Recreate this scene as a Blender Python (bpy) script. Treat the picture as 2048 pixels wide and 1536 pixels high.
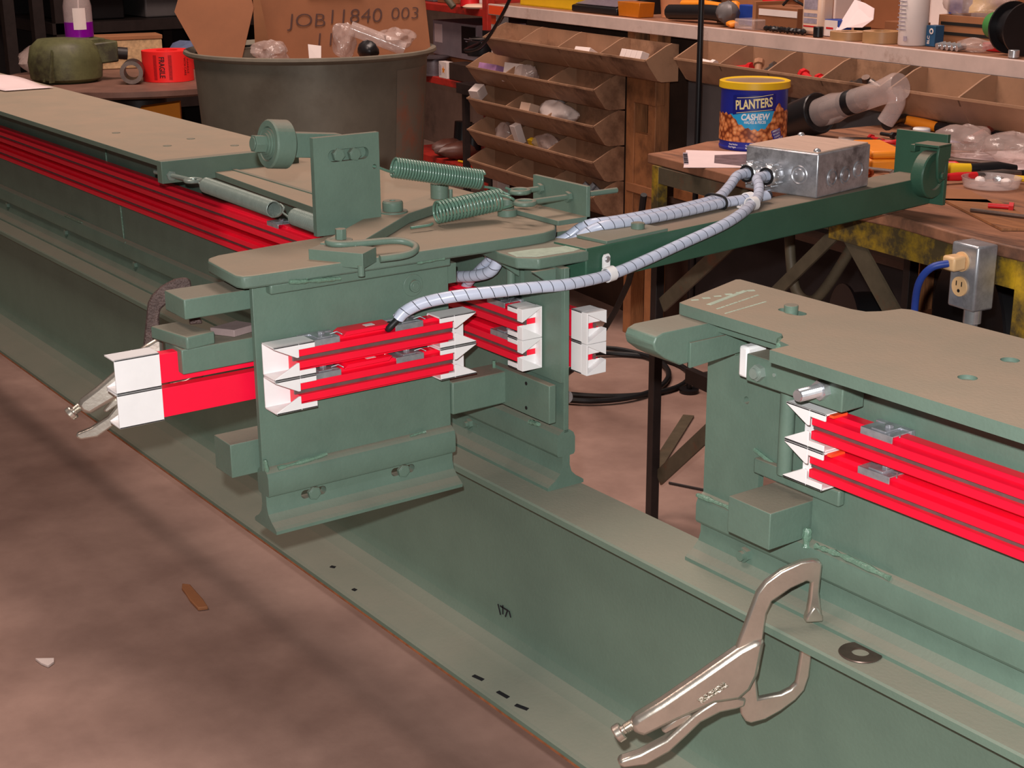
import bpy, bmesh, math, random
from mathutils import Vector, Matrix
random.seed(7)
for o in list(bpy.data.objects): bpy.data.objects.remove(o, do_unlink=True)
S = bpy.context.scene
COL = S.collection
PI = math.pi

# ------------------------------------------------------------------ camera, world, lights, exposure
cam_d = bpy.data.cameras.new('camera'); cam = bpy.data.objects.new('camera', cam_d); COL.objects.link(cam)
cam_d.sensor_width = 36.0; cam_d.lens = 52.47; cam_d.clip_start = .02; cam_d.clip_end = 100
R_ = Vector((0.5811948, 0.81374652, -0.00540528)); U_ = Vector((-0.24184944, 0.1790685, 0.95364738)); F_ = Vector((-0.77699515, 0.55294763, -0.30087781))
cm = Matrix((R_, U_, -F_)).transposed().to_4x4(); cm.translation = (0, 0, 1.4)
cam.matrix_world = cm
S.camera = cam

S.view_settings.view_transform = 'Standard'; S.view_settings.look = 'None'
S.view_settings.gamma = 1.0; S.view_settings.use_curve_mapping = False
S.view_settings.exposure = 0.18

W = bpy.data.worlds.new('shop_air'); S.world = W; W.use_nodes = True
W.node_tree.nodes['Background'].inputs[0].default_value = (1.0, .80, .72, 1)
W.node_tree.nodes['Background'].inputs[1].default_value = .085

def light(name, kind, loc, power, color, size=.1, size_y=None, aim=None, spread=None):
    d = bpy.data.lights.new(name, kind); d.energy = power; d.color = color
    if kind == 'AREA':
        d.size = size
        if size_y: d.shape = 'RECTANGLE'; d.size_y = size_y
        if spread: d.spread = spread
    else: d.shadow_soft_size = size
    o = bpy.data.objects.new(name, d); COL.objects.link(o); o.location = loc
    if aim is not None:
        o.rotation_euler = (Vector(aim) - Vector(loc)).to_track_quat('-Z', 'Y').to_euler()
    return o
# the camera's own flash, just above and left of the lens
light('camera_flash', 'POINT', Vector((0, 0, 1.4)) + U_ * .075 - R_ * .03, 136, (1, .985, .97), .012)
# high shop lamps over the bench and over the bay
light('bench_lamp', 'AREA', (-3.6, 2.2, 4.2), 120, (1, .78, .68), 2.4, 1.0, aim=(-4.2, 3.9, .7))
light('bay_lamp', 'AREA', (-3.2, -1.0, 5.2), 75, (1, .76, .66), 2.0, 1.2, aim=(-3.0, 0.8, 0))

# ------------------------------------------------------------------ materials
def lin(c):
    return tuple(((x / 255) / 12.92 if x / 255 <= .04045 else ((x / 255 + .055) / 1.055) ** 2.4) for x in c)
MATS = {}
def mat(name, col, rough=.55, metal=0., var=.18, scale=14., bump=.0, dust=None, dust_amt=.0, spots=None, spot_amt=.0,
        trans=0., alpha=1., spec=.5, coat=0., emit=0., ior=1.45, stretch=None, bscale=None):
    if name in MATS: return MATS[name]
    m = bpy.data.materials.new(name); m.use_nodes = True; MATS[name] = m
    nt = m.node_tree; N = nt.nodes; L = nt.links; b = N['Principled BSDF']
    def n(t, **k):
        x = N.new(t)
        for a, v in k.items(): setattr(x, a, v)
        return x
    tc = n('ShaderNodeTexCoord'); mp = n('ShaderNodeMapping'); L.new(tc.outputs['Object'], mp.inputs[0])
    if stretch: mp.inputs['Scale'].default_value = stretch
    nz = n('ShaderNodeTexNoise'); nz.inputs['Scale'].default_value = scale; nz.inputs['Detail'].default_value = 6
    nz.inputs['Roughness'].default_value = .65
    L.new(mp.outputs[0], nz.inputs['Vector'])
    c = lin(col)
    r = n('ShaderNodeValToRGB'); L.new(nz.outputs['Fac'], r.inputs[0])
    r.color_ramp.elements[0].position = .3; r.color_ramp.elements[1].position = .7
    r.color_ramp.elements[0].color = (*[x * (1 - var) for x in c], 1); r.color_ramp.elements[1].color = (*[min(1, x * (1 + var)) for x in c], 1)
    out = r.outputs[0]
    if spots:
        n2 = n('ShaderNodeTexNoise'); n2.inputs['Scale'].default_value = scale * .45; n2.inputs['Detail'].default_value = 9; n2.inputs['Roughness'].default_value = .7
        L.new(mp.outputs[0], n2.inputs['Vector'])
        r2 = n('ShaderNodeValToRGB'); r2.color_ramp.elements[0].position = .58 - .25 * spot_amt; r2.color_ramp.elements[1].position = .72 - .2 * spot_amt
        L.new(n2.outputs['Fac'], r2.inputs[0])
        mx = n('ShaderNodeMix', data_type='RGBA'); L.new(r2.outputs[0], mx.inputs[0]); L.new(out, mx.inputs[6]); mx.inputs[7].default_value = (*lin(spots), 1)
        out = mx.outputs[2]
    if dust:   # settled dust lies on upward faces
        ge = n('ShaderNodeNewGeometry'); sx = n('ShaderNodeSeparateXYZ'); L.new(ge.outputs['True Normal'], sx.inputs[0])
        mr = n('ShaderNodeMapRange'); mr.inputs[1].default_value = .55; mr.inputs[2].default_value = .98; L.new(sx.outputs[2], mr.inputs[0])
        n3 = n('ShaderNodeTexNoise'); n3.inputs['Scale'].default_value = 5.5; n3.inputs['Detail'].default_value = 8; n3.inputs['Roughness'].default_value = .7
        L.new(tc.outputs['Object'], n3.inputs['Vector'])
        m3 = n('ShaderNodeMapRange'); m3.inputs[1].default_value = .25; m3.inputs[2].default_value = .65; m3.inputs[3].default_value = .72; m3.inputs[4].default_value = 1.
        L.new(n3.outputs['Fac'], m3.inputs[0])
        mu = n('ShaderNodeMath', operation='MULTIPLY'); L.new(mr.outputs[0], mu.inputs[0]); L.new(m3.outputs[0], mu.inputs[1])
        mu2 = n('ShaderNodeMath', operation='MULTIPLY'); L.new(mu.outputs[0], mu2.inputs[0]); mu2.inputs[1].default_value = dust_amt
        mx = n('ShaderNodeMix', data_type='RGBA'); L.new(mu2.outputs[0], mx.inputs[0]); L.new(out, mx.inputs[6]); mx.inputs[7].default_value = (*lin(dust), 1)
        out = mx.outputs[2]
        rr = n('ShaderNodeMapRange'); rr.inputs[3].default_value = rough; rr.inputs[4].default_value = .9; L.new(mu2.outputs[0], rr.inputs[0])
        L.new(rr.outputs[0], b.inputs['Roughness'])
    else: b.inputs['Roughness'].default_value = rough
    L.new(out, b.inputs['Base Color'])
    b.inputs['Metallic'].default_value = metal; b.inputs['Specular IOR Level'].default_value = spec
    b.inputs['Transmission Weight'].default_value = trans; b.inputs['Alpha'].default_value = alpha; b.inputs['IOR'].default_value = ior
    b.inputs['Coat Weight'].default_value = coat; b.inputs['Coat Roughness'].default_value = .15
    if emit: b.inputs['Emission Color'].default_value = (*c, 1); b.inputs['Emission Strength'].default_value = emit
    if bump:
        nb = n('ShaderNodeTexNoise'); nb.inputs['Scale'].default_value = bscale or scale * 5; nb.inputs['Detail'].default_value = 4; L.new(mp.outputs[0], nb.inputs['Vector'])
        bp = n('ShaderNodeBump'); bp.inputs['Strength'].default_value = bump; bp.inputs['Distance'].default_value = .004
        L.new(nb.outputs['Fac'], bp.inputs['Height']); L.new(bp.outputs[0], b.inputs['Normal'])
    return m

DUST = (150, 128, 112)
M_green = mat('green_paint', (97, 119, 106), .42, var=.10, scale=9, bump=.10, bscale=160, dust=DUST, dust_amt=.62)
M_greenplate = mat('green_paint_dusty', (97, 117, 105), .5, var=.10, scale=7, bump=.10, bscale=160, dust=(160, 141, 121), dust_amt=.95)
M_girder = mat('green_girder_paint', (102, 122, 108), .5, var=.07, scale=6, bump=.10, bscale=140, dust=(150, 144, 128), dust_amt=.75)
M_darkgreen = mat('dark_green_paint', (56, 92, 74), .4, var=.10, scale=9, bump=.08, bscale=150, dust=DUST, dust_amt=.85)
M_weld = mat('weld_bead', (104, 134, 116), .2, var=.15, scale=60, bump=.5, bscale=160, coat=.4)
M_red = mat('red_pvc', (250, 14, 52), .42, var=.04, scale=20, coat=.15)
M_redback = mat('red_pvc_flat', (252, 12, 58), .45, var=.04, scale=20)
M_white = mat('white_plastic', (238, 236, 236), .45, var=.03, scale=20)
M_strip = mat('contact_strip', (120, 106, 104), .45, metal=.5, var=.15, scale=40)
M_clip = mat('clip_steel', (176, 178, 184), .28, metal=.6, var=.25, scale=50)
M_zinc = mat('zinc_steel', (206, 208, 212), .25, metal=.75, var=.2, scale=40)
M_galv = mat('galvanised_sheet', (176, 178, 184), .3, metal=.6, var=.32, scale=26, spots=(112, 112, 116), spot_amt=.25)
M_nickel = mat('nickel_plate', (198, 190, 178), .28, metal=.85, var=.10, scale=22, bump=.05)
M_rustjaw = mat('rusty_jaw', (92, 76, 72), .55, metal=.6, var=.4, scale=60, bump=.5)
M_steelgrey = mat('grey_spring_paint', (134, 148, 140), .35, metal=.2, var=.1, scale=40)
M_spring = mat('green_spring_paint', (92, 126, 110), .3, var=.1, scale=40, coat=.3)
M_wrap = mat('spiral_wrap_plastic', (196, 204, 224), .32, var=.04, scale=20, coat=.2)
M_core = mat('grey_cable_jacket', (52, 52, 60), .5, var=.15)
M_black = mat('black_rubber', (24, 24, 26), .5, var=.2)
M_raw = mat('raw_steel', (118, 100, 92), .38, metal=.85, var=.25, scale=30)
M_dark = mat('dark_hole', (22, 18, 16), .9, var=.1)
M_orangebit = mat('orange_plastic', (240, 82, 40), .5, var=.05)
M_paint_scuff = mat('pale_scuff', (170, 186, 168), .6, var=.15, scale=60)
M_marker = mat('black_marker', (28, 26, 30), .7, var=.1)

# ------------------------------------------------------------------ mesh helpers
class G:
    """collects shapes into one bmesh (world coordinates)"""
    def __init__(s): s.b = bmesh.new(); s.M = None
    def _p(s, v):
        v = Vector(v)
        return s.M @ v if s.M else v
    def hexa(s, p):
        v = [s.b.verts.new(s._p(q)) for q in p]
        for f in ((0,3,2,1),(4,5,6,7),(0,1,5,4),(1,2,6,5),(2,3,7,6),(3,0,4,7)): s.b.faces.new([v[i] for i in f])
        return s
    def box(s, x0, x1, y0, y1, z0, z1):
        return s.hexa([(x0,y0,z0),(x1,y0,z0),(x1,y1,z0),(x0,y1,z0),(x0,y0,z1),(x1,y0,z1),(x1,y1,z1),(x0,y1,z1)])
    def cbox(s, c, sx, sy, sz, rz=0, mtx=None):
        m = Matrix.Translation(c) @ (mtx or Matrix.Rotation(rz, 4, 'Z'))
        p = [(-sx/2,-sy/2,-sz/2),(sx/2,-sy/2,-sz/2),(sx/2,sy/2,-sz/2),(-sx/2,sy/2,-sz/2),(-sx/2,-sy/2,sz/2),(sx/2,-sy/2,sz/2),(sx/2,sy/2,sz/2),(-sx/2,sy/2,sz/2)]
        return s.hexa([m @ Vector(q) for q in p])
    def prism(s, pts, vec):
        """pts: closed polygon of 3D points, extruded along vec"""
        vec = Vector(vec); n = len(pts)
        a = [s.b.verts.new(s._p(p)) for p in pts]; c = [s.b.verts.new(s._p(Vector(p) + vec)) for p in pts]
        s.b.faces.new(a[::-1]); s.b.faces.new(c)
        for i in range(n): s.b.faces.new((a[i], a[(i+1) % n], c[(i+1) % n], c[i]))
        return s
    def slab(s, xy, z0, z1): return s.prism([(x, y, z0) for x, y in xy], (0, 0, z1 - z0))
    def ring(s, c, u, v, r, n): return [s.b.verts.new(s._p(c + (u * math.cos(2*PI*i/n) + v * math.sin(2*PI*i/n)) * r)) for i in range(n)]
    def cyl(s, p0, p1, r, n=20, r2=None, cap=True, tw=0):
        p0 = Vector(p0); p1 = Vector(p1); a = (p1 - p0).normalized()
        u = a.orthogonal().normalized(); v = a.cross(u)
        if tw: u, v = u * math.cos(tw) + v * math.sin(tw), v * math.cos(tw) - u * math.sin(tw)
        A = s.ring(p0, u, v, r, n); B = s.ring(p1, u, v, r if r2 is None else r2, n)
        for i in range(n): s.b.faces.new((A[i], A[(i+1) % n], B[(i+1) % n], B[i]))
        if cap: s.b.faces.new(A[::-1]); s.b.faces.new(B)
        return s
    def tube(s, pts, r, n=10, closed=False, cap=True):
        pts = [Vector(p) for p in pts]; m = len(pts); rings = []; u = None
        for i, p in enumerate(pts):
            if closed: t = (pts[(i+1) % m] - pts[i-1]).normalized()
            else: t = (pts[min(i+1, m-1)] - pts[max(i-1, 0)]).normalized()
            u = (t.orthogonal() if u is None else u - t * u.dot(t)).normalized(); v = t.cross(u)
            rings.append(s.ring(p, u, v, r[i] if isinstance(r, (list, tuple)) else r, n))
        for i in range(m if closed else m - 1):
            A = rings[i]; B = rings[(i+1) % m]
            for k in range(n): s.b.faces.new((A[k], A[(k+1) % n], B[(k+1) % n], B[k]))
        if cap and not closed: s.b.faces.new(rings[0][::-1]); s.b.faces.new(rings[-1])
        return s
    def lathe(s, prof, c=(0,0,0), axis=(0,0,1), n=32, wob=None):
        c = Vector(c); a = Vector(axis).normalized(); u = a.orthogonal().normalized(); v = a.cross(u); rings = []
        for r, h in prof:
            if r < 1e-5: rings.append([s.b.verts.new(s._p(c + a * h))])
            else: rings.append(s.ring(c + a * h, u, v, r, n))
        for A, B in zip(rings, rings[1:]):
            for k in range(n):
                q = [A[k % len(A)], A[(k+1) % len(A)], B[(k+1) % len(B)], B[k % len(B)]]
                q = list(dict.fromkeys(q))
                if len(q) > 2: s.b.faces.new(q)
        return s
    def grid(s, fn, nu, nv):
        V = [[s.b.verts.new(s._p(fn(i / nu, j / nv))) for j in range(nv + 1)] for i in range(nu + 1)]
        for i in range(nu):
            for j in range(nv): s.b.faces.new((V[i][j], V[i+1][j], V[i+1][j+1], V[i][j+1]))
        return s
    def blob(s, c, sx, sy, sz, n=14, rough=.18, seed=1, rz=0, squash=None):
        rnd = random.Random(seed); c = Vector(c); ph = [rnd.uniform(0, 6.28) for _ in range(6)]
        rot = Matrix.Rotation(rz, 3, 'Z')
        def fn(u, v):
            a = u * 2 * PI; t = v * PI
            k = 1 + rough * (math.sin(3*a + ph[0]) * math.sin(2*t + ph[1]) + .7 * math.sin(5*a + ph[2] + 2*t) * math.sin(t) + .5 * math.sin(7*t + ph[3]) * math.cos(4*a + ph[4]) * math.sin(t))
            p = Vector((sx * math.sin(t) * math.cos(a) * k, sy * math.sin(t) * math.sin(a) * k, sz * -math.cos(t) * k))
            return c + rot @ p
        s.grid(fn, n * 2, n); bmesh.ops.remove_doubles(s.b, verts=s.b.verts, dist=1e-6)
        return s
def obj(name, g, m, parent=None, bev=0., smooth=40, off=None, solid=0.):
    me = bpy.data.meshes.new(name); b = g.b
    bmesh.ops.recalc_face_normals(b, faces=b.faces)
    if off is not None: bmesh.ops.translate(b, verts=b.verts, vec=-Vector(off))
    b.to_mesh(me); b.free()
    o = bpy.data.objects.new(name, me); COL.objects.link(o); o.parent = parent
    if isinstance(m, (list, tuple)):
        for x in m: me.materials.append(x)
    else: me.materials.append(m)
    if smooth:
        me.shade_smooth(); me.set_sharp_from_angle(angle=math.radians(smooth))
    if solid:
        x = o.modifiers.new('thickness', 'SOLIDIFY'); x.thickness = solid; x.offset = 0
    if bev:
        x = o.modifiers.new('bevel', 'BEVEL'); x.width = bev; x.segments = 2; x.limit_method = 'ANGLE'; x.angle_limit = math.radians(35); x.harden_normals = False
    return o
def cut(o, g):
    """carve the shapes collected in g out of object o"""
    off = o.matrix_world.translation.copy()
    me = bpy.data.meshes.new('cutter'); bmesh.ops.recalc_face_normals(g.b, faces=g.b.faces)
    p = o.parent; base = Vector((0,0,0))
    while p is not None: base += p.location; p = p.parent
    bmesh.ops.translate(g.b, verts=g.b.verts, vec=-base); g.b.to_mesh(me); g.b.free()
    c = bpy.data.objects.new('cutter', me); COL.objects.link(c)
    par = o.parent; o.parent = None
    md = [(x.type, x.width if x.type == 'BEVEL' else 0) for x in o.modifiers]
    for x in list(o.modifiers): o.modifiers.remove(x)
    x = o.modifiers.new('cut', 'BOOLEAN'); x.operation = 'DIFFERENCE'; x.object = c; x.solver = 'EXACT'; x.use_self = True; x.use_hole_tolerant = True
    dg = bpy.context.evaluated_depsgraph_get(); dg.update()
    nm = bpy.data.meshes.new_from_object(o.evaluated_get(dg)); o.modifiers.remove(x)
    nm.name = o.name; o.data = nm; o.parent = par
    bpy.data.objects.remove(c, do_unlink=True)
    nm.shade_smooth(); nm.set_sharp_from_angle(angle=math.radians(35))
    return o
class Thing:
    def __init__(s, name, label, cat, loc, group=None):
        s.o = bpy.data.objects.new(name, None); COL.objects.link(s.o); s.o.location = loc; s.loc = Vector(loc)
        s.o.empty_display_size = .05
        s.o['label'] = label; s.o['category'] = cat
        if group: s.o['group'] = group
    def add(s, name, g, m, parent=None, bev=0., smooth=40, label=None, kind=None, solid=0.):
        o = obj(name, g, m, parent or s.o, bev, smooth, s.loc, solid)
        if label: o['label'] = label
        if kind: o['kind'] = kind
        return o
def single(name, g, m, label, cat, group=None, bev=0., smooth=40, kind=None, loc=None, solid=0.):
    c = Vector(loc) if loc is not None else None
    o = obj(name, g, m, None, bev, smooth, c, solid)
    if c is not None: o.location = c
    if kind == 'structure': o['kind'] = kind; return o
    o['label'] = label; o['category'] = cat
    if group: o['group'] = group
    if kind: o['kind'] = kind
    return o
def catmull(pts, k=8, closed=False):
    P = [Vector(p) for p in pts]; out = []
    n = len(P)
    for i in range(n - 1 if not closed else n):
        a, b, c, d = (P[(i-1) % n] if closed or i > 0 else P[0]), P[i], P[(i+1) % n], (P[(i+2) % n] if closed or i + 2 < n else P[-1])
        for j in range(k):
            t = j / k
            out.append(.5 * ((2*b) + (c - a) * t + (2*a - 5*b + 4*c - d) * t*t + (3*b - a - 3*c + d) * t**3))
    if not closed: out.append(P[-1])
    return out
def frame(o, ex, ey, ez):
    m = Matrix((Vector(ex), Vector(ey), Vector(ez))).transposed().to_4x4(); m.translation = Vector(o); return m
def hexbolt(g, c, axis, r=.009, h=.007, shank=0, sr=None, washer=0, n=6):
    c = Vector(c); a = Vector(axis).normalized()
    if washer: g.cyl(c, c + a * .0022, washer, 20); c = c + a * .0022
    g.cyl(c, c + a * h, r, n)
    g.cyl(c + a * h, c + a * (h + .0012), r * .78, 14)
    if shank: g.cyl(c + a * h, c + a * (h + shank), sr or r * .55, 14)
    return g
def text_mesh(body, size, align='CENTER', bold=0., space=1.0):
    cu = bpy.data.curves.new('lettering', 'FONT'); cu.body = body; cu.size = size; cu.align_x = align; cu.align_y = 'CENTER'
    cu.offset = bold; cu.resolution_u = 4; cu.space_character = space
    o = bpy.data.objects.new('lettering', cu); COL.objects.link(o)
    dg = bpy.context.evaluated_depsgraph_get(); dg.update()
    me = bpy.data.meshes.new_from_object(o.evaluated_get(dg)); bpy.data.objects.remove(o, do_unlink=True)
    return me
def text(g, body, size, place, bold=0., align='CENTER', space=1.0, shear=0., sx=1., sy=1., thick=0):
    """flat print: place maps (x, y) of the lettering to a 3D point"""
    me = text_mesh(body, size, align, bold, space); vs = []
    for v in me.vertices: vs.append(g.b.verts.new(g._p(place((v.co.x + shear * v.co.y) * sx, v.co.y * sy))))
    for p in me.polygons:
        try: g.b.faces.new([vs[i] for i in p.vertices])
        except ValueError: pass
    bpy.data.meshes.remove(me)
    return g
def cylmap(c, r, a0, h0, z_up=True):
    c = Vector(c)
    return lambda x, y: c + Vector((r * math.cos(a0 + x / r), r * math.sin(a0 + x / r), h0 + y))

# ------------------------------------------------------------------ floor and walls
def floor_mat():
    m = bpy.data.materials.new('concrete_floor'); m.use_nodes = True; nt = m.node_tree; N = nt.nodes; L = nt.links; b = N['Principled BSDF']
    tc = N.new('ShaderNodeTexCoord')
    def noise(sc, det, ro=.6): x = N.new('ShaderNodeTexNoise'); x.inputs['Scale'].default_value = sc; x.inputs['Detail'].default_value = det; x.inputs['Roughness'].default_value = ro; L.new(tc.outputs['Object'], x.inputs['Vector']); return x
    def ramp(src, p0, c0, p1, c1): r = N.new('ShaderNodeValToRGB'); L.new(src, r.inputs[0]); r.color_ramp.elements[0].position = p0; r.color_ramp.elements[0].color = (*c0, 1); r.color_ramp.elements[1].position = p1; r.color_ramp.elements[1].color = (*c1, 1); return r
    base = ramp(noise(5, 8).outputs[0], .3, lin((150, 121, 110)), .72, lin((180, 148, 135)))
    st = ramp(noise(1.3, 6).outputs[0], .42, (1, 1, 1), .7, (.62, .58, .56))
    mu = N.new('ShaderNodeMix'); mu.data_type = 'RGBA'; mu.blend_type = 'MULTIPLY'; mu.inputs[0].default_value = 1; L.new(base.outputs[0], mu.inputs[6]); L.new(st.outputs[0], mu.inputs[7])
    sp = ramp(noise(55, 5, .75).outputs[0], .68, (1, 1, 1), .78, (.55, .5, .5))
    m2 = N.new('ShaderNodeMix'); m2.data_type = 'RGBA'; m2.blend_type = 'MULTIPLY'; m2.inputs[0].default_value = 1; L.new(mu.outputs[2], m2.inputs[6]); L.new(sp.outputs[0], m2.inputs[7])
    L.new(m2.outputs[2], b.inputs['Base Color']); b.inputs['Roughness'].default_value = .62
    nb = noise(90, 4); bp = N.new('ShaderNodeBump'); bp.inputs['Strength'].default_value = .12; bp.inputs['Distance'].default_value = .003; L.new(nb.outputs[0], bp.inputs['Height']); L.new(bp.outputs[0], b.inputs['Normal'])
    return m
single('floor', G().box(-14, 4, -4, 9, -.1, 0), floor_mat(), '', '', kind='structure')
BU = Vector((0.99120453, -0.13233887, 0)); BN = Vector((0.13233887, 0.99120453, 0)); BA = Vector((-2.52742, 2.20447, 0))
BM = frame(BA, BU, BN, (0, 0, 1))
M_wall = mat('dusty_wall', (126, 100, 88), .8, var=.25, scale=3, spots=(70, 58, 52), spot_amt=.3)
g = G(); g.M = BM; g.box(-8.5, 6, 2.2, 2.3, 0, 3); single('wall_back', g, M_wall, '', '', kind='structure')
single('wall_left', G().box(-11.1, -11, -4, 8, 0, 3), M_wall, '', '', kind='structure')

# ------------------------------------------------------------------ girder on the floor
GT = .393
def girder_profile():
    f = [(1.391, 0), (1.391, .012), (1.398, .0155), (1.462, .026), (1.482, .032), (1.505, .046), (1.517, .062), (1.5235, .085),
         (1.5235, .342), (1.518, .358), (1.508, .368), (1.472, .376), (1.466, .379), (1.466, GT - .003), (1.469, GT)]
    yc = 1.5315
    b = [(2*yc - y, z) for y, z in f[::-1]]
    b = [(1.600 if z > .37 and y > 1.59 else y, z) for y, z in b]
    return f + b
t_girder = Thing('steel_girder', 'long green steel I-beam girder lying along the concrete floor', 'girder', (-3, 1.53, 0))
pr = girder_profile()
t_girder.add('beam', G().prism([(-7.6, y, z) for y, z in pr], (8.0, 0, 0)), M_girder, smooth=25)
t_girder.add('rust_edge', G().box(-7.6, .4, 1.3896, 1.3914, -.0008, .0035), mat('rust', (150, 92, 58), .8, var=.35, scale=30), label='rusty lower edge')
g = G()
for (x, y, l, a) in ((-2.10, 1.412, .026, .2), (-2.02, 1.413, .030, .1), (-1.962, 1.414, .028, .3), (-2.70, 1.432, .012, .5), (-2.575, 1.415, .010, .2)):
    z0 = .0168 + (y - 1.4) * .16
    t_girder.add('marker_scrawl', G().cbox((x, y, z0), l, .008, .0016, a), M_marker, smooth=0)
g = G()
for i in range(4): g.cbox((-2.185 + .012 * i, 1.5212, .096 + .004 * (i % 2)), .003, .0012, .022 - .003 * i, 0, Matrix.Rotation(.4 * (i % 3 - 1), 4, 'Y'))
g.cbox((-2.168, 1.5212, .105), .028, .0012, .003)
t_girder.add('marker_scrawl', g, M_marker, smooth=0)

# ------------------------------------------------------------------ rails, webs
def rail_half(z0=GT):
    return [(.041, 0), (.041, .006), (.036, .010), (.024, .017), (.013, .028), (.0085, .042), (.0085, .0605), (.018, .0615), (.0205, .066), (.0205, .094), (.017, .103), (.011, .108), (.0055, .111)]
def rail_poly():
    h = rail_half(); return h + [(-a, z) for a, z in h[::-1]]
ZW = .805     # top of web
def rail_x(t, x0, x1, y=1.565, web_x=None, webtop=ZW):
    r = t.add('rail', G().prism([(x0, y + a, GT + z) for a, z in rail_poly()], (x1 - x0, 0, 0)), M_green, bev=0, smooth=25)
    w = t.add('web', G().box(x0, web_x or x1, y - .0055, y + .0055, GT + .105, webtop), M_green, bev=.0008)
    return r, w
def weld(t, pts, r=.005, seed=0):
    rnd = random.Random(seed); P = catmull(pts, 6)
    return t.add('weld_bead', G().tube(P, [r * .62 * rnd.uniform(.6, 1.3) for _ in P], 7), M_weld)

# ---- conductor bars: local frame s (along), o (out of the web), z
def cbar(t, fr, s0, s1, cap0=True, cap1=True, clips=(), splices=(), matl=None, wedge=False):
    g = G(); g.M = fr
    c = [(.049, .0165), (.036, .018), (.034, .0245), (.014, .0245), (.014, -.0245), (.034, -.0245), (.036, -.018), (.049, -.0165),
         (.049, -.0045), (.036, -.0045), (.036, .0045), (.049, .0045)]
    g.prism([(s0, o, z) for o, z in c], (s1 - s0, 0, 0))
    b = t.add('conductor_bar', g, matl or M_red, bev=.0006, smooth=30, label='red plastic conductor bar')
    g = G(); g.M = fr; g.box(s0 - .004, s1 + .004, .0362, .0405, -.0044, .0044)
    t.add('contact_strip', g, M_strip, b, label='grey metal contact strip in the slot')
    for on, e, d in ((cap0, s0, -1), (cap1, s1, 1)):
        if not on: continue
        g = G(); g.M = fr; i0 = e - d * .030; tip = e + d * .046; th = .0028; hh = .0285
        if wedge:
            tip = e + d * .016
            w = [(.0545, hh), (.0105, hh), (.0105, -hh), (.0545, -hh), (.0545, -.0045), (.0133, -.0255), (.0133, .0255), (.0545, .0045)]
            g.prism([(e, a, b) for a, b in w], (tip - e, 0, 0))
            g.box(min(i0, e), max(i0, e), .0105, .0133, -hh, hh)
            for k in (1, -1):
                g.box(min(i0, e), max(i0, e), .0105, .0545, min(k * hh, k * (hh - th)), max(k * hh, k * (hh - th)))
                g.box(min(i0, e), max(i0, e), .0517, .0545, min(k * .018, k * hh), max(k * .018, k * hh))
            for k in (1, -1): g.box(min(e, e + d * .001), max(e, e + d * .001), .0133, .0517, min(k * .0052, k * .0255), max(k * .0052, k * .0255))
            t.add('end_cap', g, M_white, b, bev=.0005, smooth=30, label='white plastic flared end cap'); continue
        g.box(min(i0, tip), max(i0, tip), .0105, .0105 + th, -hh, hh)
        for k in (1, -1):
            g.box(min(i0, tip), max(i0, tip), .0105, .0545, min(k * hh, k * (hh - th)), max(k * hh, k * (hh - th)))
            g.prism([(e, .0517, k * hh), (e, .0517, k * .0045), (e + d * .004, .0517, k * .0045), (tip, .0517, k * (hh - th)), (tip, .0517, k * hh)], (0, .0028, 0))
            g.prism([(i0, .0517, k * hh), (e, .0517, k * hh), (e, .0517, k * .0180), (i0, .0517, k * .0180)], (0, .0028, 0))
        t.add('end_cap', g, M_white, b, bev=.0006, smooth=30, label='white plastic flared end cap')
    for s in clips:
        g = G(); g.M = fr
        g.box(s - .028, s + .028, .010, .047, .0247, .0268); g.box(s - .028, s + .028, .0455, .0475, .0150, .0268)
        g.box(s - .031, s + .031, .004, .013, -.0275, .0285); g.box(s - .012, s + .013, .012, .044, .0268, .0292)
        hexbolt(g, fr.inverted() @ (fr @ Vector((s + .004, .026, .0292))), (0, 0, 1), .0065, .004)
        g.tube([(s + .018, .03, .028), (s + .03, .034, .031), (s + .036, .042, .027)], .0012, 6)
        t.add('hanger_clip', g, M_clip, b, bev=.0005, label='shiny steel hanger clip')
    for s in splices:
        g = G(); g.M = fr
        g.prism([(s - .045, .008, .0246), (s - .045, .047, .0246), (s - .036, .044, .031), (s - .036, .010, .031)], (.088, 0, 0))
        t.add('splice_cover', g, M_red, b, bev=.001, label='raised red splice cover')
        g = G(); g.M = fr; g.box(s + .006, s + .024, .022, .034, .0310, .0314)
        t.add('sticker', g, M_white, b, label='small white square sticker')
    return b
ZB = (.699, .641)
FX = lambda x, y, z: frame((x, y, z), (1, 0, 0), (0, -1, 0), (0, 0, 1))      # track along X, bars on its front face
BXR = lambda x, y, z: frame((x, y, z), (1, 0, 0), (0, 1, 0), (0, 0, 1))      # rear face
FY = lambda x, y, z: frame((x, y, z), (0, 1, 0), (1, 0, 0), (0, 0, 1))       # cross track along Y, front face
FYR = lambda x, y, z: frame((x, y, z), (0, 1, 0), (-1, 0, 0), (0, 0, 1))

# ------------------------------------------------------------------ main monorail track (far run, ends in the middle)
t_main = Thing('monorail_track', 'long green monorail track with two red conductor bars receding behind the switch plate', 'track', (-3.6, 1.565, GT))
XE = -2.030
rail_x(t_main, -7.4, XE)
for z in ZB:
    cbar(t_main, FX(0, 1.5595, z), -7.3, -2.098, False, True, clips=(-3.07, -2.175) if z == ZB[0] else (-3.03, -2.165), wedge=True)
    cbar(t_main, BXR(0, 1.5705, z), -2.6, -2.008, False, True, wedge=True)
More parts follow.
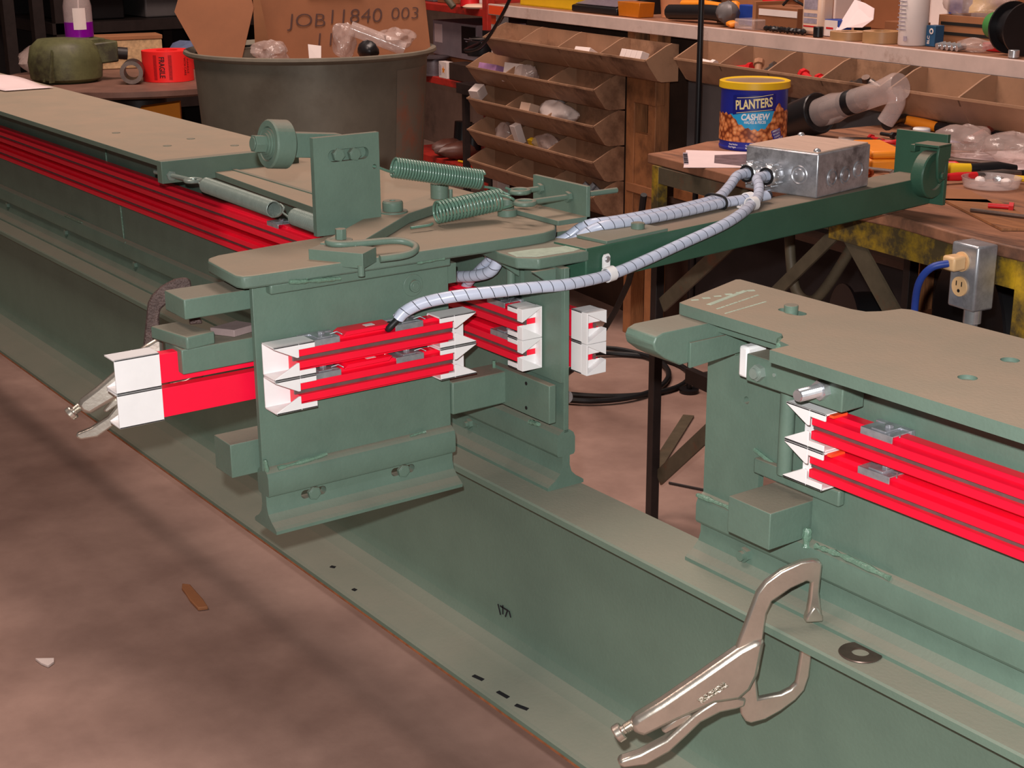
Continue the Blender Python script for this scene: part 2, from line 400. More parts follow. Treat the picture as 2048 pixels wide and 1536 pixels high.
# upper cover plate of the far run and its end bar
p_up = t_main.add('cover_plate', G().box(-7.4, -3.385, 1.383, 1.745, .825, .838), M_greenplate, bev=.001, label='dusty cover plate of the far run')
for x, y in ((-3.93, 1.485), (-3.70, 1.60), (-3.62, 1.50), (-3.52, 1.64)): t_main.add('plate_screw', G().cyl((x, y, .8375), (x, y, .8392), .011, 14), M_green)
eb = t_main.add('end_bar', G().box(-3.400, -3.372, 1.378, 1.745, .787, .8405), M_green, bev=.0015, label='flat bar across the end of the cover plate')
t_main.add('top_plate', G().slab([(-7.4, 1.50), (-3.372, 1.515), (-2.80, 1.487), (-2.45, 1.41), (-2.30, 1.43), (-2.30, 1.86), (-3.2, 1.862), (-7.4, 1.70)], .787, .802), M_greenplate, bev=.001)
for x in (-5.9, -5.2, -4.62, -4.05, -3.5): t_main.add('rail_bolt', hexbolt(G(), (x, 1.5565, GT + .047), (0, -1, 0), .011, .008), M_green)
for i, (x) in enumerate((-2.49, -2.33)):
    g = G(); hexbolt(g, (x, 1.5565, GT + .042), (0, -1, 0), .0105, .008, .007, .006); g.box(x - .006, x + .026, 1.5555, 1.5568, GT + .036, GT + .046)
    t_main.add('bolt', g, M_green)
weld(t_main, [(-4.22, 1.5585, .787), (-4.22, 1.5585, .70)], .0035, 3); weld(t_main, [(-4.14, 1.5585, .61), (-4.13, 1.5575, .50), (-4.1, 1.55, .497)], .004, 3); weld(t_main, [(-4.6, 1.549, .5), (-4.45, 1.549, .5)], .005, 5)
weld(t_main, [(-2.40, 1.5485, .4985), (-2.26, 1.5485, .4985)], .005, 6); weld(t_main, [(-2.115, 1.545, .50), (-2.085, 1.545, .503)], .009, 7)
# end of the track: thick end block with a slot, head plate
eb = t_main.add('end_block', G().prism([(-2.178, 1.5525, .805), (-2.178, 1.5525, .742), (-2.165, 1.5525, .735), (-2.150, 1.5525, .735), (-2.150, 1.5525, .595), (-2.0305, 1.5525, .595), (-2.0305, 1.5525, .805)], (0, .007, 0)), M_green, bev=.002)
cut(eb, G().box(-2.152, -2.140, 1.54, 1.57, .752, .798))
g = G(); g.cyl((-2.172, 1.5445, .70), (-2.172, 1.5445, .803), .0085, 14)
t_main.add('edge_rod', g, M_green)
hp = t_main.add('head_plate', G().slab([(-2.23, 1.505), (-2.125, 1.487), (-2.075, 1.487), (-2.045, 1.515), (-2.045, 1.62), (-2.058, 1.655), (-2.10, 1.685), (-2.145, 1.66), (-2.24, 1.60)], .806, .826), M_green, bev=.003)
g = G(); g.prism([(-2.115, 1.497, .826), (-2.082, 1.492, .826), (-2.058, 1.52, .826), (-2.056, 1.60, .826), (-2.075, 1.655, .826), (-2.105, 1.675, .826), (-2.098, 1.60, .826), (-2.112, 1.55, .826)], (0, 0, .0006))
t_main.add('scuffed_paint', g, M_paint_scuff, smooth=0, label='pale scraped paint')
for x in (-2.155, -2.045): t_main.add('gusset', G().prism([(x, 1.5455, .806), (x, 1.495, .806), (x, 1.5455, .77)], (.009, 0, 0)), M_green, bev=.001)
g = G(); g.cyl((-2.0915, 1.5455, .775), (-2.0915, 1.5430, .775), .006, 12); t_main.add('plug', g, M_green)
g = G(); g.cyl((-2.13, 1.60, .548), (-2.085, 1.60, .548), .0055, 12); g.cyl((-2.085, 1.60, .548), (-2.072, 1.60, .548), .012, 20); g.cyl((-2.072, 1.60, .548), (-2.069, 1.60, .548), .010, 20)
t_main.add('thumb_screw', g, M_zinc, label='bright chrome thumb screw')
g = G(); g.box(-2.215, -2.035, 1.530, 1.5455, .520, .592)
t_main.add('splice_plate', g, M_green, bev=.0015)
weld(t_main, [(-2.205, 1.528, .60), (-2.205, 1.528, .52)], .006, 9)
for z in (.58, .533): t_main.add('pin_hole', G().cyl((-2.105, 1.5305, z), (-2.105, 1.5292, z), .0035, 10), M_dark)
g = G(); g.cyl((-2.255, 1.553, .787), (-2.255, 1.548, .787), .007, 12); t_main.add('screw', g, M_zinc)

# ------------------------------------------------------------------ short cross track in front of the girder
XC = -2.184
t_cross = Thing('cross_track', 'short green track section crossing in front of the girder with stacked red and white bars', 'track', (XC, 1.2, GT))
Y0, Y1 = 1.036, 1.412
cr = t_cross.add('rail', G().prism([(XC + a, Y0 - .004, GT + z) for a, z in rail_poly()], (0, Y1 - Y0 + .004, 0)), M_green, smooth=25)
for yy in (1.122, 1.304):
    gg = G(); gg.cyl((XC - .03, yy - .016, GT + .047), (XC + .03, yy - .016, GT + .047), .0078, 14); gg.cyl((XC - .03, yy + .018, GT + .047), (XC + .03, yy + .018, GT + .047), .0078, 14)
    gg.box(XC - .03, XC + .03, yy - .016, yy + .018, GT + .0395, GT + .0545)
    cut(cr, gg)
    g = G(); hexbolt(g, (XC + .0075, yy, GT + .047), (1, 0, 0), .0125, .008); t_cross.add('bolt', g, M_green, bev=.0008)
w = t_cross.add('web', G().box(XC - .0055, XC + .0055, Y0 - .006, Y1, GT + .105, .822), M_green, bev=.0008)
g = G(); g.cyl((XC + .0055, 1.338, .778), (XC + .007, 1.338, .778), .020, 24); g.cyl((XC + .006, 1.340, .777), (XC + .012, 1.340, .777), .011, 20); g.cyl((XC + .012, 1.340, .777), (XC + .0135, 1.340, .777), .007, 16)
t_cross.add('bolt', g, M_green, bev=.0008)
weld(t_cross, [(XC + .012, 1.055, .500), (XC + .012, 1.12, .503), (XC + .012, 1.15, .506)], .006, 2); weld(t_cross, [(XC + .010, 1.033, .52), (XC + .012, 1.036, .495)], .007, 3); weld(t_cross, [(XC + .012, 1.32, .503), (XC + .012, 1.352, .505)], .005, 4)
for z in ZB:
    u = z == ZB[0]
    cbar(t_cross, FY(XC + .0055, 0, z), 1.082, 1.388, True, True, clips=(1.135, 1.300), splices=(1.215,))
for z in ZB:
    cbar(t_cross, FYR(XC - .016, 0, z), .846, 1.30, True, False, matl=M_redback)
g = G(); g.cyl((XC + .030, 1.262, .640), (XC + .030, 1.262, .700), .004, 10); t_cross.add('stud', g, M_zinc)
# frame blocks behind, sticking out to the left
t_cross.add('guide_block', G().box(XC - .115, XC - .035, .928, 1.10, .772, .806), M_green, bev=.002)
t_cross.add('guide_block', G().box(XC - .08, XC - .012, .908, 1.10, .688, .730), M_green, bev=.002)
t_cross.add('stop_wedge', G().prism([(XC - .105, .895, .730), (XC - .105, .945, .730), (XC - .012, .968, .730), (XC - .004, .915, .730)], (0, 0, .022)), M_green, bev=.003)
t_cross.add('guide_block', G().box(XC - .085, XC - .02, .985, 1.10, .488, .548), M_green, bev=.0015)
t_cross.add('tie_block', G().box(XC - .040, XC + .004, 1.10, 1.43, .770, .806), M_green)
t_cross.add('cross_tube', G().box(XC - .045, XC + .012, 1.4125, 1.5455, .524, .586), M_green, bev=.003)
t_cross.add('flat_shim', G().prism([(XC - .07, .985, .7305), (XC - .03, 1.01, .7305), (XC - .045, 1.06, .7305), (XC - .085, 1.04, .7305)], (0, 0, .012)), mat('bare_bar', (150, 130, 128), .5, var=.15), bev=.001, label='bare metal shim')

# ------------------------------------------------------------------ switch plate with lever, upright and roller
t_sw = Thing('switch_plate', 'dusty green switch plate with lever, springs bracket and upright roller arm', 'switch plate', (-2.25, 1.3, .825))
out = [(-2.30, 1.010), (-2.175, 1.000), (-2.160, 1.006), (-2.155, 1.022), (-2.143, 1.56), (-2.145, 1.60), (-2.158, 1.635), (-2.20, 1.67), (-2.30, 1.73), (-2.47, 1.73), (-2.47, 1.43), (-2.362, 1.40), (-2.352, 1.20), (-2.330, 1.04), (-2.318, 1.018)]
sp = t_sw.add('plate', G().slab(out, .823, .845), M_greenplate, bev=.004)
t_sw.add('web_flange', G().box(XC - .030, XC + .022, 1.055, 1.408, .806, .8232), M_green, bev=.003)
gg = G()
weld(t_sw, [(-2.152, 1.085, .826), (-2.152, 1.12, .822), (-2.152, 1.18, .818)], .0055, 5); weld(t_sw, [(-2.158, 1.105, .835), (-2.156, 1.12, .826)], .006, 6); weld(t_sw, [(-2.149, 1.33, .824), (-2.149, 1.385, .825)], .004, 8)
for x, y, z in ((-2.62, 1.60, .8015), (-2.56, 1.66, .8015), (-2.68, 1.52, .8015), (-2.44, 1.52, .844), (-2.43, 1.66, .844)): t_sw.add('cap_screw', G().cyl((x, y, z), (x, y, z + .0025), .0125, 16), M_green)
# upright plate with slot
up = t_sw.add('upright_plate', G().box(-2.372, -2.360, 1.250, 1.385, .845, 1.022), M_green, bev=.0012)
gg = G(); gg.box(-2.39, -2.34, 1.290, 1.352, .976, .998)
for y in (1.290, 1.352): gg.cyl((-2.39, y, .987), (-2.34, y, .987), .011, 16)
gg.cyl((-2.39, 1.374, .960), (-2.34, 1.374, .960), .0045, 12)
cut(up, gg)
for y in (1.300, 1.333): t_sw.add('slot_bolt', hexbolt(G(), (-2.3655, y, .9885 - (y - 1.3) * .05), (1, 0, 0), .0125, .010), M_green, bev=.0008)
g = G(); g.box(-2.385, -2.372, 1.275, 1.370, .970, 1.005); t_sw.add('slot_backing', g, M_green)
# roller on its stub
rc = Vector((-2.412, 1.205, 1.010)); ax = Vector((.0, -.99, .11)).normalized()
g = G(); mm = frame(rc, -ax, Vector((0, 0, 1)).cross(-ax).normalized(), (-ax).cross(Vector((0, 0, 1)).cross(-ax).normalized())); g.M = mm; g.box(.018, .125, -.014, .014, -.022, .022); t_sw.add('roller_stub', g, M_green, bev=.002)
g = G(); g.lathe([(.012, -.020), (.040, -.020), (.0435, -.017), (.0435, .016), (.041, .019), (.031, .019), (.029, .015), (.012, .015)], rc, ax, 40)
rw = t_sw.add('roller', g, M_green, smooth=30)
for r, h in ((.028, .016), (.0235, .019), (.019, .022)): t_sw.add('washer', G().lathe([(.010, h), (r, h), (r, h + .003), (.010, h + .003)], rc, ax, 30), M_green, rw)
g = G(); g.cyl(rc + ax * .024, rc + ax * .046, .0165, 6, tw=.3); g.cyl(rc + ax * .046, rc + ax * .048, .012, 18); t_sw.add('hex_nut', g, M_green, rw, bev=.001)
# lever: flat bar from the shackle up to the post
g = G()
A = Vector((-2.215, 1.222, .845)); B = Vector((-2.385, 1.425, .845)); C2 = Vector((-2.475, 1.60, .845))
def wide(p, q, r, w):
    d1 = (q - p).normalized(); n1 = Vector((-d1.y, d1.x, 0)); d2 = (r - q).normalized(); n2 = Vector((-d2.y, d2.x, 0)); nm = (n1 + n2).normalized()
    L_ = [p + n1 * w - d1 * w * .7, q + nm * w, r + n2 * w + d2 * w * .6]; R2 = [r - n2 * w + d2 * w * .6, q - nm * w, p - n1 * w - d1 * w * .7]
    return L_ + R2
t_sw.add('lever', g.prism([(v.x, v.y, .846) for v in wide(A, B, C2, .033)], (0, 0, .020)), M_greenplate, bev=.002)
g = G(); g.cyl((-2.385, 1.425, .866), (-2.385, 1.425, .869), .028, 26); g.lathe([(0, .003), (.0185, .003), (.0195, .005), (.0195, .019), (.017, .022), (.006, .022), (.006, .019), (0, .019)], (-2.385, 1.425, .866), (0, 0, 1), 26)
t_sw.add('pivot_bolt', g, M_green, smooth=30)
g = G(); g.cyl((-2.455, 1.575, .866), (-2.455, 1.575, .896), .018, 26); g.cyl((-2.435, 1.588, .856), (-2.435, 1.588, .885), .004, 8)
t_sw.add('lever_post', g, M_green, bev=.001)
# block with pin and shackle hook at the front end of the lever
g = G(); g.prism([(-2.205, 1.150, .837), (-2.118, 1.205, .837), (-2.150, 1.250, .837), (-2.235, 1.195, .837)], (0, 0, .026)); t_sw.add('hook_block', g, M_green, bev=.001)
t_sw.add('pin', G().cyl((-2.125, 1.205, .824), (-2.125, 1.205, .842), .006, 12), M_green)
g = G(); g.cyl((-2.205, 1.213, .863), (-2.205, 1.213, .872), .020, 20); g.cyl((-2.205, 1.213, .872), (-2.205, 1.213, .890), .010, 6)
t_sw.add('hook_bolt_head', g, M_green, bev=.0006)
hk = [(-2.222, 1.212, .868), (-2.215, 1.194, .868), (-2.200, 1.192, .868), (-2.188, 1.204, .867), (-2.180, 1.235, .866), (-2.166, 1.290, .866), (-2.153, 1.312, .863), (-2.134, 1.318, .858), (-2.119, 1.304, .853), (-2.116, 1.280, .850), (-2.122, 1.240, .849)]
t_sw.add('hook_bolt', G().tube(catmull(hk, 8), .0062, 12), M_green)
# spring post and angle bracket at the far end
g = G(); g.lathe([(0, 0), (.019, 0), (.019, .012), (.0135, .014), (.0135, .032), (.011, .034), (0, .034)], (-2.317, 1.640, .845), (0, 0, 1), 22); t_sw.add('spring_post', g, M_green, smooth=35)
bk = t_sw.add('bracket', G().box(-2.345, -2.175, 1.722, 1.731, .845, .912), M_green, bev=.001)
t_sw.add('bracket_foot', G().box(-2.345, -2.175, 1.655, 1.731, .8455, .855), M_greenplate, bk, bev=.001)
def eyebolt(x, y, z, tail):
    g = G(); c = Vector((x, y, z))
    g.tube([c + Vector((math.cos(a) * .018, math.sin(a) * .018, 0)) for a in [2*PI*i/24 for i in range(24)]], .0052, 9, closed=True)
    g.tube([(x, y + .018, z), (x, tail, z)], .0055, 10)
    for yy in (1.716, 1.738): g.cyl((x, yy - .004, z), (x, yy + .004, z), .0105, 6)
    t_sw.add('eye_bolt', g, M_green, smooth=35)
eyebolt(-2.225, 1.615, .886, 1.835); eyebolt(-2.315, 1.668, .889, 1.745)

# springs
def spring(label, p0, p1, r, wire, turns, m, hook0, hook1, group=None, loc=None):
    p0 = Vector(p0); p1 = Vector(p1); a = (p1 - p0).normalized(); u = a.orthogonal().normalized(); v = a.cross(u)
    t = Thing('extension_spring', label, 'spring', p0, group)
    n = int(turns * 14); P = [p0 + (p1 - p0) * (i / n) + (u * math.cos(2*PI*turns*i/n) + v * math.sin(2*PI*turns*i/n)) * r for i in range(n + 1)]
    t.add('coil', G().tube(P, wire, 6), m, smooth=60)
    for h in (hook0, hook1):
        if h: t.add('hook', G().tube(catmull(h, 6), wire, 7), m, smooth=60)
    return t
spring('green coil spring stretched from the upright plate to the bracket', (-2.385, 1.428, .950), (-2.352, 1.604, .913), .0175, .0026, 32, M_spring,
       [(-2.366, 1.370, .961), (-2.364, 1.384, .957), (-2.368, 1.408, .947), (-2.372, 1.422, .944), (-2.372, 1.428, .952)], [(-2.345, 1.606, .900), (-2.340, 1.630, .894), (-2.325, 1.648, .884), (-2.318, 1.656, .889), (-2.322, 1.64, .898)])
spring('green coil spring between the lever end and the spring post', (-2.305, 1.470, .872), (-2.290, 1.604, .884), .0195, .0027, 19, M_spring,
       [(-2.290, 1.452, .856), (-2.286, 1.44, .855), (-2.29, 1.405, .854)], [(-2.285, 1.606, .868), (-2.262, 1.612, .876), (-2.240, 1.602, .889), (-2.238, 1.590, .897), (-2.26, 1.585, .899)])
spring('grey closed coil spring hooked to the end bar of the cover plate', (-3.19, 1.410, .806), (-2.83, 1.400, .806), .0165, .0022, 80, M_steelgrey,
       [(-3.19, 1.41, .79), (-3.215, 1.41, .800), (-3.235, 1.405, .812), (-3.225, 1.40, .82)], [(-2.83, 1.40, .79), (-2.805, 1.40, .798), (-2.785, 1.40, .815), (-2.80, 1.40, .822)])
spring('grey closed coil spring hooked behind the upright plate', (-2.73, 1.398, .806), (-2.42, 1.39, .806), .0165, .0022, 70, M_steelgrey,
       [(-2.73, 1.398, .79), (-2.755, 1.40, .798), (-2.79, 1.40, .806), (-2.785, 1.40, .818)], None)
g = G(); g.tube([(-3.46, 1.398, .803), (-3.27, 1.403, .809)], .0055, 10); g.tube([Vector((-3.25, 1.404, .81)) + Vector((math.cos(a) * .018, math.sin(a) * .018, 0)) for a in [2*PI*i/20 for i in range(20)]], .005, 8, closed=True); g.cyl((-3.372, 1.40, .805), (-3.364, 1.40, .805), .012, 6)
single('eye_bolt', g, M_steelgrey, 'grey eye bolt through the end bar holding a spring', 'bolt', loc=(-3.37, 1.4, .80))

# ------------------------------------------------------------------ support arm, junction box, cables
AD = Vector((-.121, .9927, 0)); AP = Vector((-.9927, -.121, 0)); A0 = Vector((-2.05, 1.65, 0)); AM = frame(A0, AD, AP, (0, 0, 1))
t_arm = Thing('support_arm', 'green steel arm reaching from the track end out to the workbench', 'arm', (-2.05, 1.65, .765))
def ga(): g = G(); g.M = AM; return g
t_arm.add('tube', ga().box(-.03, 1.075, 0, .085, .765, .830), M_darkgreen, bev=.003)
t_arm.add('splice_bar', ga().box(.02, .185, -.002, .075, .830, .836), M_green, bev=.001)
g = ga(); hexbolt(g, (.145, .038, .836), (0, 0, 1), .013, .010, n=14); t_arm.add('bolt', g, M_green)
ep = t_arm.add('end_plate', ga().box(1.075, 1.087, -.033, .100, .766, .925), M_darkgreen, bev=.001)
g = ga(); g.lathe([(0, -.016), (.050, -.016), (.0525, -.013), (.0525, .013), (.050, .016), (.034, .016), (.032, .011), (0, .011)], (1.045, -.012, .838), (0, -1, 0), 36); wh = t_arm.add('caster_wheel', g, M_darkgreen, smooth=30)
g = ga(); g.prism([(1.075, -.044, .905), (1.028, -.044, .905), (1.024, -.044, .88), (1.030, -.044, .835), (1.040, -.044, .822), (1.052, -.044, .828), (1.058, -.044, .87), (1.075, -.044, .875)], (0, .006, 0)); g.box(1.024, 1.075, -.044, .018, .901, .907); g.cyl((1.045, -.044, .838), (1.045, -.050, .838), .008, 14); g.cbox((1.047, .03, .893), .022, .012, .016)
t_arm.add('caster_fork', g, M_darkgreen, bev=.0012)
g = ga(); hexbolt(g, (1.075, -.02, .895), (-1, 0, 0), .006, .006); t_arm.add('bolt', g, M_darkgreen)

a1 = math.radians(100); E1 = Vector((math.cos(a1), math.sin(a1), 0)); E2 = Vector((-math.sin(a1), math.cos(a1), 0)); JC = Vector((-2.137, 2.300, .8305)); JM = frame(JC, E1, E2, (0, 0, 1))
t_box = Thing('junction_box', 'galvanised steel junction box with pale screwed lid on the green arm', 'junction box', JC)
def gj(): g = G(); g.M = JM; return g
bl, bw, bh = .200, .182, .092
t_box.add('body', gj().box(0, bl, 0, bw, 0, bh), M_galv, bev=.003)
t_box.add('lid', gj().box(.004, bl - .004, .004, bw - .004, bh, bh + .0035), mat('brown_paper_lid', (206, 176, 158), .7, var=.12, scale=18, stretch=(1, 8, 1)), bev=.001, label='pale tan lid')
for s, q in ((.012, .012), (bl - .012, bw - .012)):
    g = gj(); g.lathe([(.008, 0), (.0075, .003), (.004, .006), (0, .0068)], (s, q, bh + .0035), (0, 0, 1), 16); t_box.add('lid_screw', g, M_zinc)
for s, z in ((.055, .037), (.105, .036), (.155, .042)):
    g = gj(); g.lathe([(.0140, 0), (.0150, .0022), (.0175, .0022), (.0185, 0)], (s, 0, z), (0, -1, 0), 26); g.lathe([(.0125, 0), (.0118, .0016), (0, .0020)], (s, 0, z), (0, -1, 0), 26); t_box.add('knockout', g, M_galv)
g = gj(); g.lathe([(.0165, 0), (.0185, .0012), (.0205, 0)], (0, .045, .044), (-1, 0, 0), 26); g.lathe([(.0135, .0006), (.012, .002), (0, .003)], (0, .045, .044), (-1, 0, 0), 26); t_box.add('knockout', g, M_galv)
conn = []
for q, z in ((.100, .040), (.150, .040)):
    g = gj(); c = (0, q, z); g.lathe([(0, 0), (.018, 0), (.018, .006), (.0235, .007), (.0245, .020), (.022, .034), (.018, .038), (.0125, .040), (.0125, .030)], c, (-1, 0, 0), 10)
    for k in range(10):
        a = 2 * PI * k / 10; g.cbox((-.020, q + .0238 * math.cos(a), z + .0238 * math.sin(a)), .024, .004, .004)
    t_box.add('cable_connector', g, M_zinc, bev=.0008); conn.append(JM @ Vector((-.036, q, z)))
    g = gj(); g.lathe([(.0135, .0385), (.0185, .0385), (.0185, .042), (.0135, .042)], c, (-1, 0, 0), 20); t_box.add('grommet', g, M_black)

def wrapped(label, ctrl, r=.0105, pitch=.022, k=10):
    P = catmull(ctrl, k); L_ = [0]
    for a, b in zip(P, P[1:]): L_.append(L_[-1] + (b - a).length)
    tot = L_[-1]; n = int(tot / .0011)
    t = Thing('wrapped_cable', label, 'cable', P[0])
    def at(s):
        s = max(0, min(tot, s)); i = 0
        lo, hi = 0, len(L_) - 2
        while lo < hi:
            mid = (lo + hi + 1) // 2
            if L_[mid] <= s: lo = mid
            else: hi = mid - 1
        f = (s - L_[lo]) / max(1e-9, L_[lo+1] - L_[lo]); return P[lo].lerp(P[lo+1], f)
    g = G(); g.tube(P, r * .80, 12); t.add('core', g, M_core, smooth=60)
    # spiral band
    g = G(); prev = None; u = None; steps = int(tot / pitch * 20); hw = pitch * .47
    def pt(s, ph):
        c = at(s); tan = (at(s + .004) - at(s - .004)).normalized()
        ref = Vector((0, 0, 1)); uu = (ref - tan * ref.dot(tan)).normalized(); vv = tan.cross(uu)
        return c + (uu * math.cos(ph) + vv * math.sin(ph)) * r
    for i in range(steps + 1):
        s = tot * i / steps; ph = 2 * PI * s / pitch
        a = g.b.verts.new(pt(s - hw, ph)); m_ = g.b.verts.new(pt(s, ph)); b = g.b.verts.new(pt(s + hw, ph))
        if prev: g.b.faces.new((prev[0], prev[1], m_, a)); g.b.faces.new((prev[1], prev[2], b, m_))
        prev = (a, m_, b)
    t.add('spiral_wrap', g, M_wrap, smooth=70)
    return t
WA = lambda s, p, z: tuple(AM @ Vector((s, p, z)))
wrapped('spiral wrapped cable looping from the junction box down to the front red bars',
        [tuple(conn[0] + E1 * .012), tuple(conn[0] - E1 * .035), WA(.545, .072, .862), WA(.505, .042, .848), WA(.46, .020, .8435), WA(.40, -.006, .838), WA(.32, -.020, .825), WA(.20, -.020, .806), WA(.10, -.020, .790), WA(.01, -.018, .778),
         (-2.022, 1.56, .778), (-2.030, 1.50, .780), (-2.045, 1.43, .780), (-2.075, 1.36, .776), (-2.105, 1.312, .765), (-2.122, 1.285, .750), (-2.126, 1.272, .737)])
wrapped('spiral wrapped cable lying along the back of the arm to the far connector',
        [tuple(conn[1] + E1 * .012), tuple(conn[1] - E1 * .035), WA(.53, .135, .858), WA(.47, .110, .847), WA(.42, .098, .843), WA(.30, .088, .8425), WA(.15, .092, .8425), WA(.09, .105, .842), (-2.185, 1.715, .832), (-2.20, 1.69, .812), (-2.215, 1.66, .80)])
wrapped('spiral wrapped cable strapped down by the black tie beside a white clip',
        [WA(.555, .050, .846), WA(.50, .062, .8425), WA(.43, .070, .8425), WA(.30, .064, .8425), WA(.18, .066, .8425), WA(.10, .078, .842), (-2.155, 1.715, .832), (-2.175, 1.69, .812), (-2.19, 1.655, .80)])
wrapped('short spiral wrapped cable curling up under the switch plate', [(-2.40, 1.530, .741), (-2.36, 1.522, .740), (-2.32, 1.515, .742), (-2.25, 1.515, .756), (-2.20, 1.522, .775), (-2.185, 1.530, .806)], r=.011, pitch=.02)
wrapped('short spiral wrapped cable dropping behind the main red bar', [(-2.195, 1.532, .806), (-2.225, 1.530, .785), (-2.262, 1.530, .758), (-2.30, 1.535, .728), (-2.33, 1.535, .70)], r=.009, pitch=.02)
g = G(); g.tube(catmull([(-2.126, 1.274, .738), (-2.128, 1.262, .728), (-2.133, 1.258, .722), (-2.145, 1.268, .726)], 6), .006, 10)
single('black_lead', g, M_black, 'black lead from the wrapped cable end into the upper front bar', 'cable', loc=(-2.126, 1.274, .738))
def pclip(label, c, axis, up, screw):
    t = Thing('cable_clip', label, 'clip', c); c = Vector(c); ax = Vector(axis).normalized(); up = Vector(up).normalized(); sd = ax.cross(up)
    g = G(); w = .0085
    g.lathe([(.0115, -w), (.0140, -w), (.0140, w), (.0115, w), (.0115, -w)], c, ax, 24); t.add('loop', g, M_white, smooth=35)
    g = G(); m = frame(c + up * .024, ax, up, sd); g.M = m; g.prism([(-.0085, -.013, -.0115), (.0085, -.013, -.0115), (.0085, .006, -.0115), (.005, .011, -.0115), (-.005, .011, -.0115), (-.0085, .006, -.0115)], (0, 0, .003)); t.add('tab', g, M_white)
    g = G(); g.M = m; hexbolt(g, (0, .002, -.0085), (0, 0, 1), .0058, .003, n=12); t.add('screw', g, M_zinc)
pclip('white plastic cable clip screwed to the face of the arm', WA(.015, -.0155, .7785), (-.05, .99, .10), (0, 0, 1), 1)
pclip('white plastic cable clip at the top edge of the arm', WA(.46, .020, .8435), tuple(AD), tuple(AP), 1)
pclip('white plastic cable clip behind the black cable tie', WA(.50, .062, .8425), tuple(AD), tuple(AP), 1)
g = G(); c = Vector(WA(.425, .085, .8435)); m = frame(c, AP, (0, 0, 1), AD)
g.tube([m @ Vector((math.copysign(abs(math.cos(a)) ** .6, math.cos(a)) * .029, math.sin(a) * .0145, 0)) for a in [2*PI*i/32 for i in range(32)]], .0026, 8, closed=True)
single('cable_tie', g, M_black, 'black cable tie binding two wrapped cables on the arm', 'cable tie', loc=c)

# ------------------------------------------------------------------ right-hand track
t_right = Thing('monorail_track', 'green monorail track on the girder with a latch block and a notched top plate', 'track', (-1.2, 1.565, GT))
XR = -1.658
rr, rw = rail_x(t_right, XR, .25)
cut(rw, G().box(-1.536, -1.422, 1.5, 1.7, .500, .576))
cut(rw, G().box(-1.545, -1.46, 1.5, 1.7, .735, .812))
cut(rw, G().cyl((-1.569, 1.5, .683), (-1.569, 1.7, .683), .006, 14))
tp = [(-1.628, 1.474), (-1.420, 1.474), (-1.405, 1.462), (-1.395, 1.445), (-1.372, 1.440), (-1.372, 1.403), (.25, 1.405), (.25, 1.725), (-1.400, 1.722), (-1.412, 1.715), (-1.420, 1.680), (-1.432, 1.660), (-1.455, 1.654), (-1.690, 1.654), (-1.694, 1.648), (-1.636, 1.476)]
tpl = t_right.add('top_plate', G().slab(tp, .8195, .837), M_greenplate)
gg = G()
for x, y in ((-1.150, 1.621), (-1.133, 1.513), (-.85, 1.62), (-.83, 1.51)): gg.cyl((x, y, .830), (x, y, .86), .0125, 22)
gg.box(-1.510, -1.482, 1.562, 1.584, .828, .86); gg.cyl((-1.510, 1.573, .828), (-1.510, 1.573, .86), .011, 16); gg.cyl((-1.482, 1.573, .828), (-1.482, 1.573, .86), .011, 16)
cut(tpl, gg)
g = G(); g.cyl((-1.496, 1.570, .828), (-1.496, 1.570, .848), .0105, 24); t_right.add('bolt', g, M_green, bev=.001)
for x, y in ((-1.150, 1.621), (-1.133, 1.513)): t_right.add('cap_screw', G().cyl((x, y, .829), (x, y, .8315), .0112, 18), M_green)
g = G()
for i in range(6): g.cbox((-1.634 + .0016 * i, 1.505 + .022 * i, .8372), .004 + .003 * (i % 2), .012, .0006, -.4)
for i in range(10):
    g.cbox((-1.575 - .0025 * i, 1.500 + .011 * i, .8372), .0035, .010 - .002 * (i % 3), .0005, .2); g.cbox((-1.548 - .0015 * i, 1.490 + .010 * i, .8372), .0028, .007 + .002 * (i % 2), .0005, .15)
g.cbox((-1.615, 1.555, .8372), .008, .11, .0004, .28)
t_right.add('scuffed_paint', g, M_paint_scuff, smooth=0, label='pale scraped paint')
t_right.add('head_strip', G().box(-1.64, .25, 1.50, 1.63, .800, .8165), M_green, bev=.001)
weld(t_right, [(-1.418, 1.470, .828), (-1.402, 1.455, .832), (-1.393, 1.440, .826)], .008, 11); weld(t_right, [(-1.588, 1.553, .795), (-1.588, 1.553, .765), (-1.592, 1.553, .755)], .010, 12)
weld(t_right, [(-1.66, 1.548, .5), (-1.60, 1.548, .502), (-1.555, 1.548, .503)], .007, 13); weld(t_right, [(-1.418, 1.548, .525), (-1.418, 1.546, .495)], .010, 14); weld(t_right, [(-1.40, 1.548, .502), (-1.34, 1.548, .505), (-1.26, 1.549, .502)], .007, 15); weld(t_right, [(-1.545, 1.557, .61), (-1.50, 1.556, .598)], .006, 16)
# guide horn
g = G(); g.prism([(-1.640, 1.555, .768), (-1.640, 1.425, .762), (-1.640, 1.395, .778), (-1.640, 1.376, .792), (-1.640, 1.372, .804), (-1.640, 1.377, .814), (-1.640, 1.390, .818), (-1.640, 1.555, .818)], (.066, 0, 0)); t_right.add('guide_horn', g, M_green, bev=.0025)
t_right.add('horn_plate', G().prism([(-1.574, 1.555, .764), (-1.574, 1.440, .756), (-1.574, 1.440, .795), (-1.574, 1.555, .795)], (.005, 0, 0)), M_green, bev=.0008)
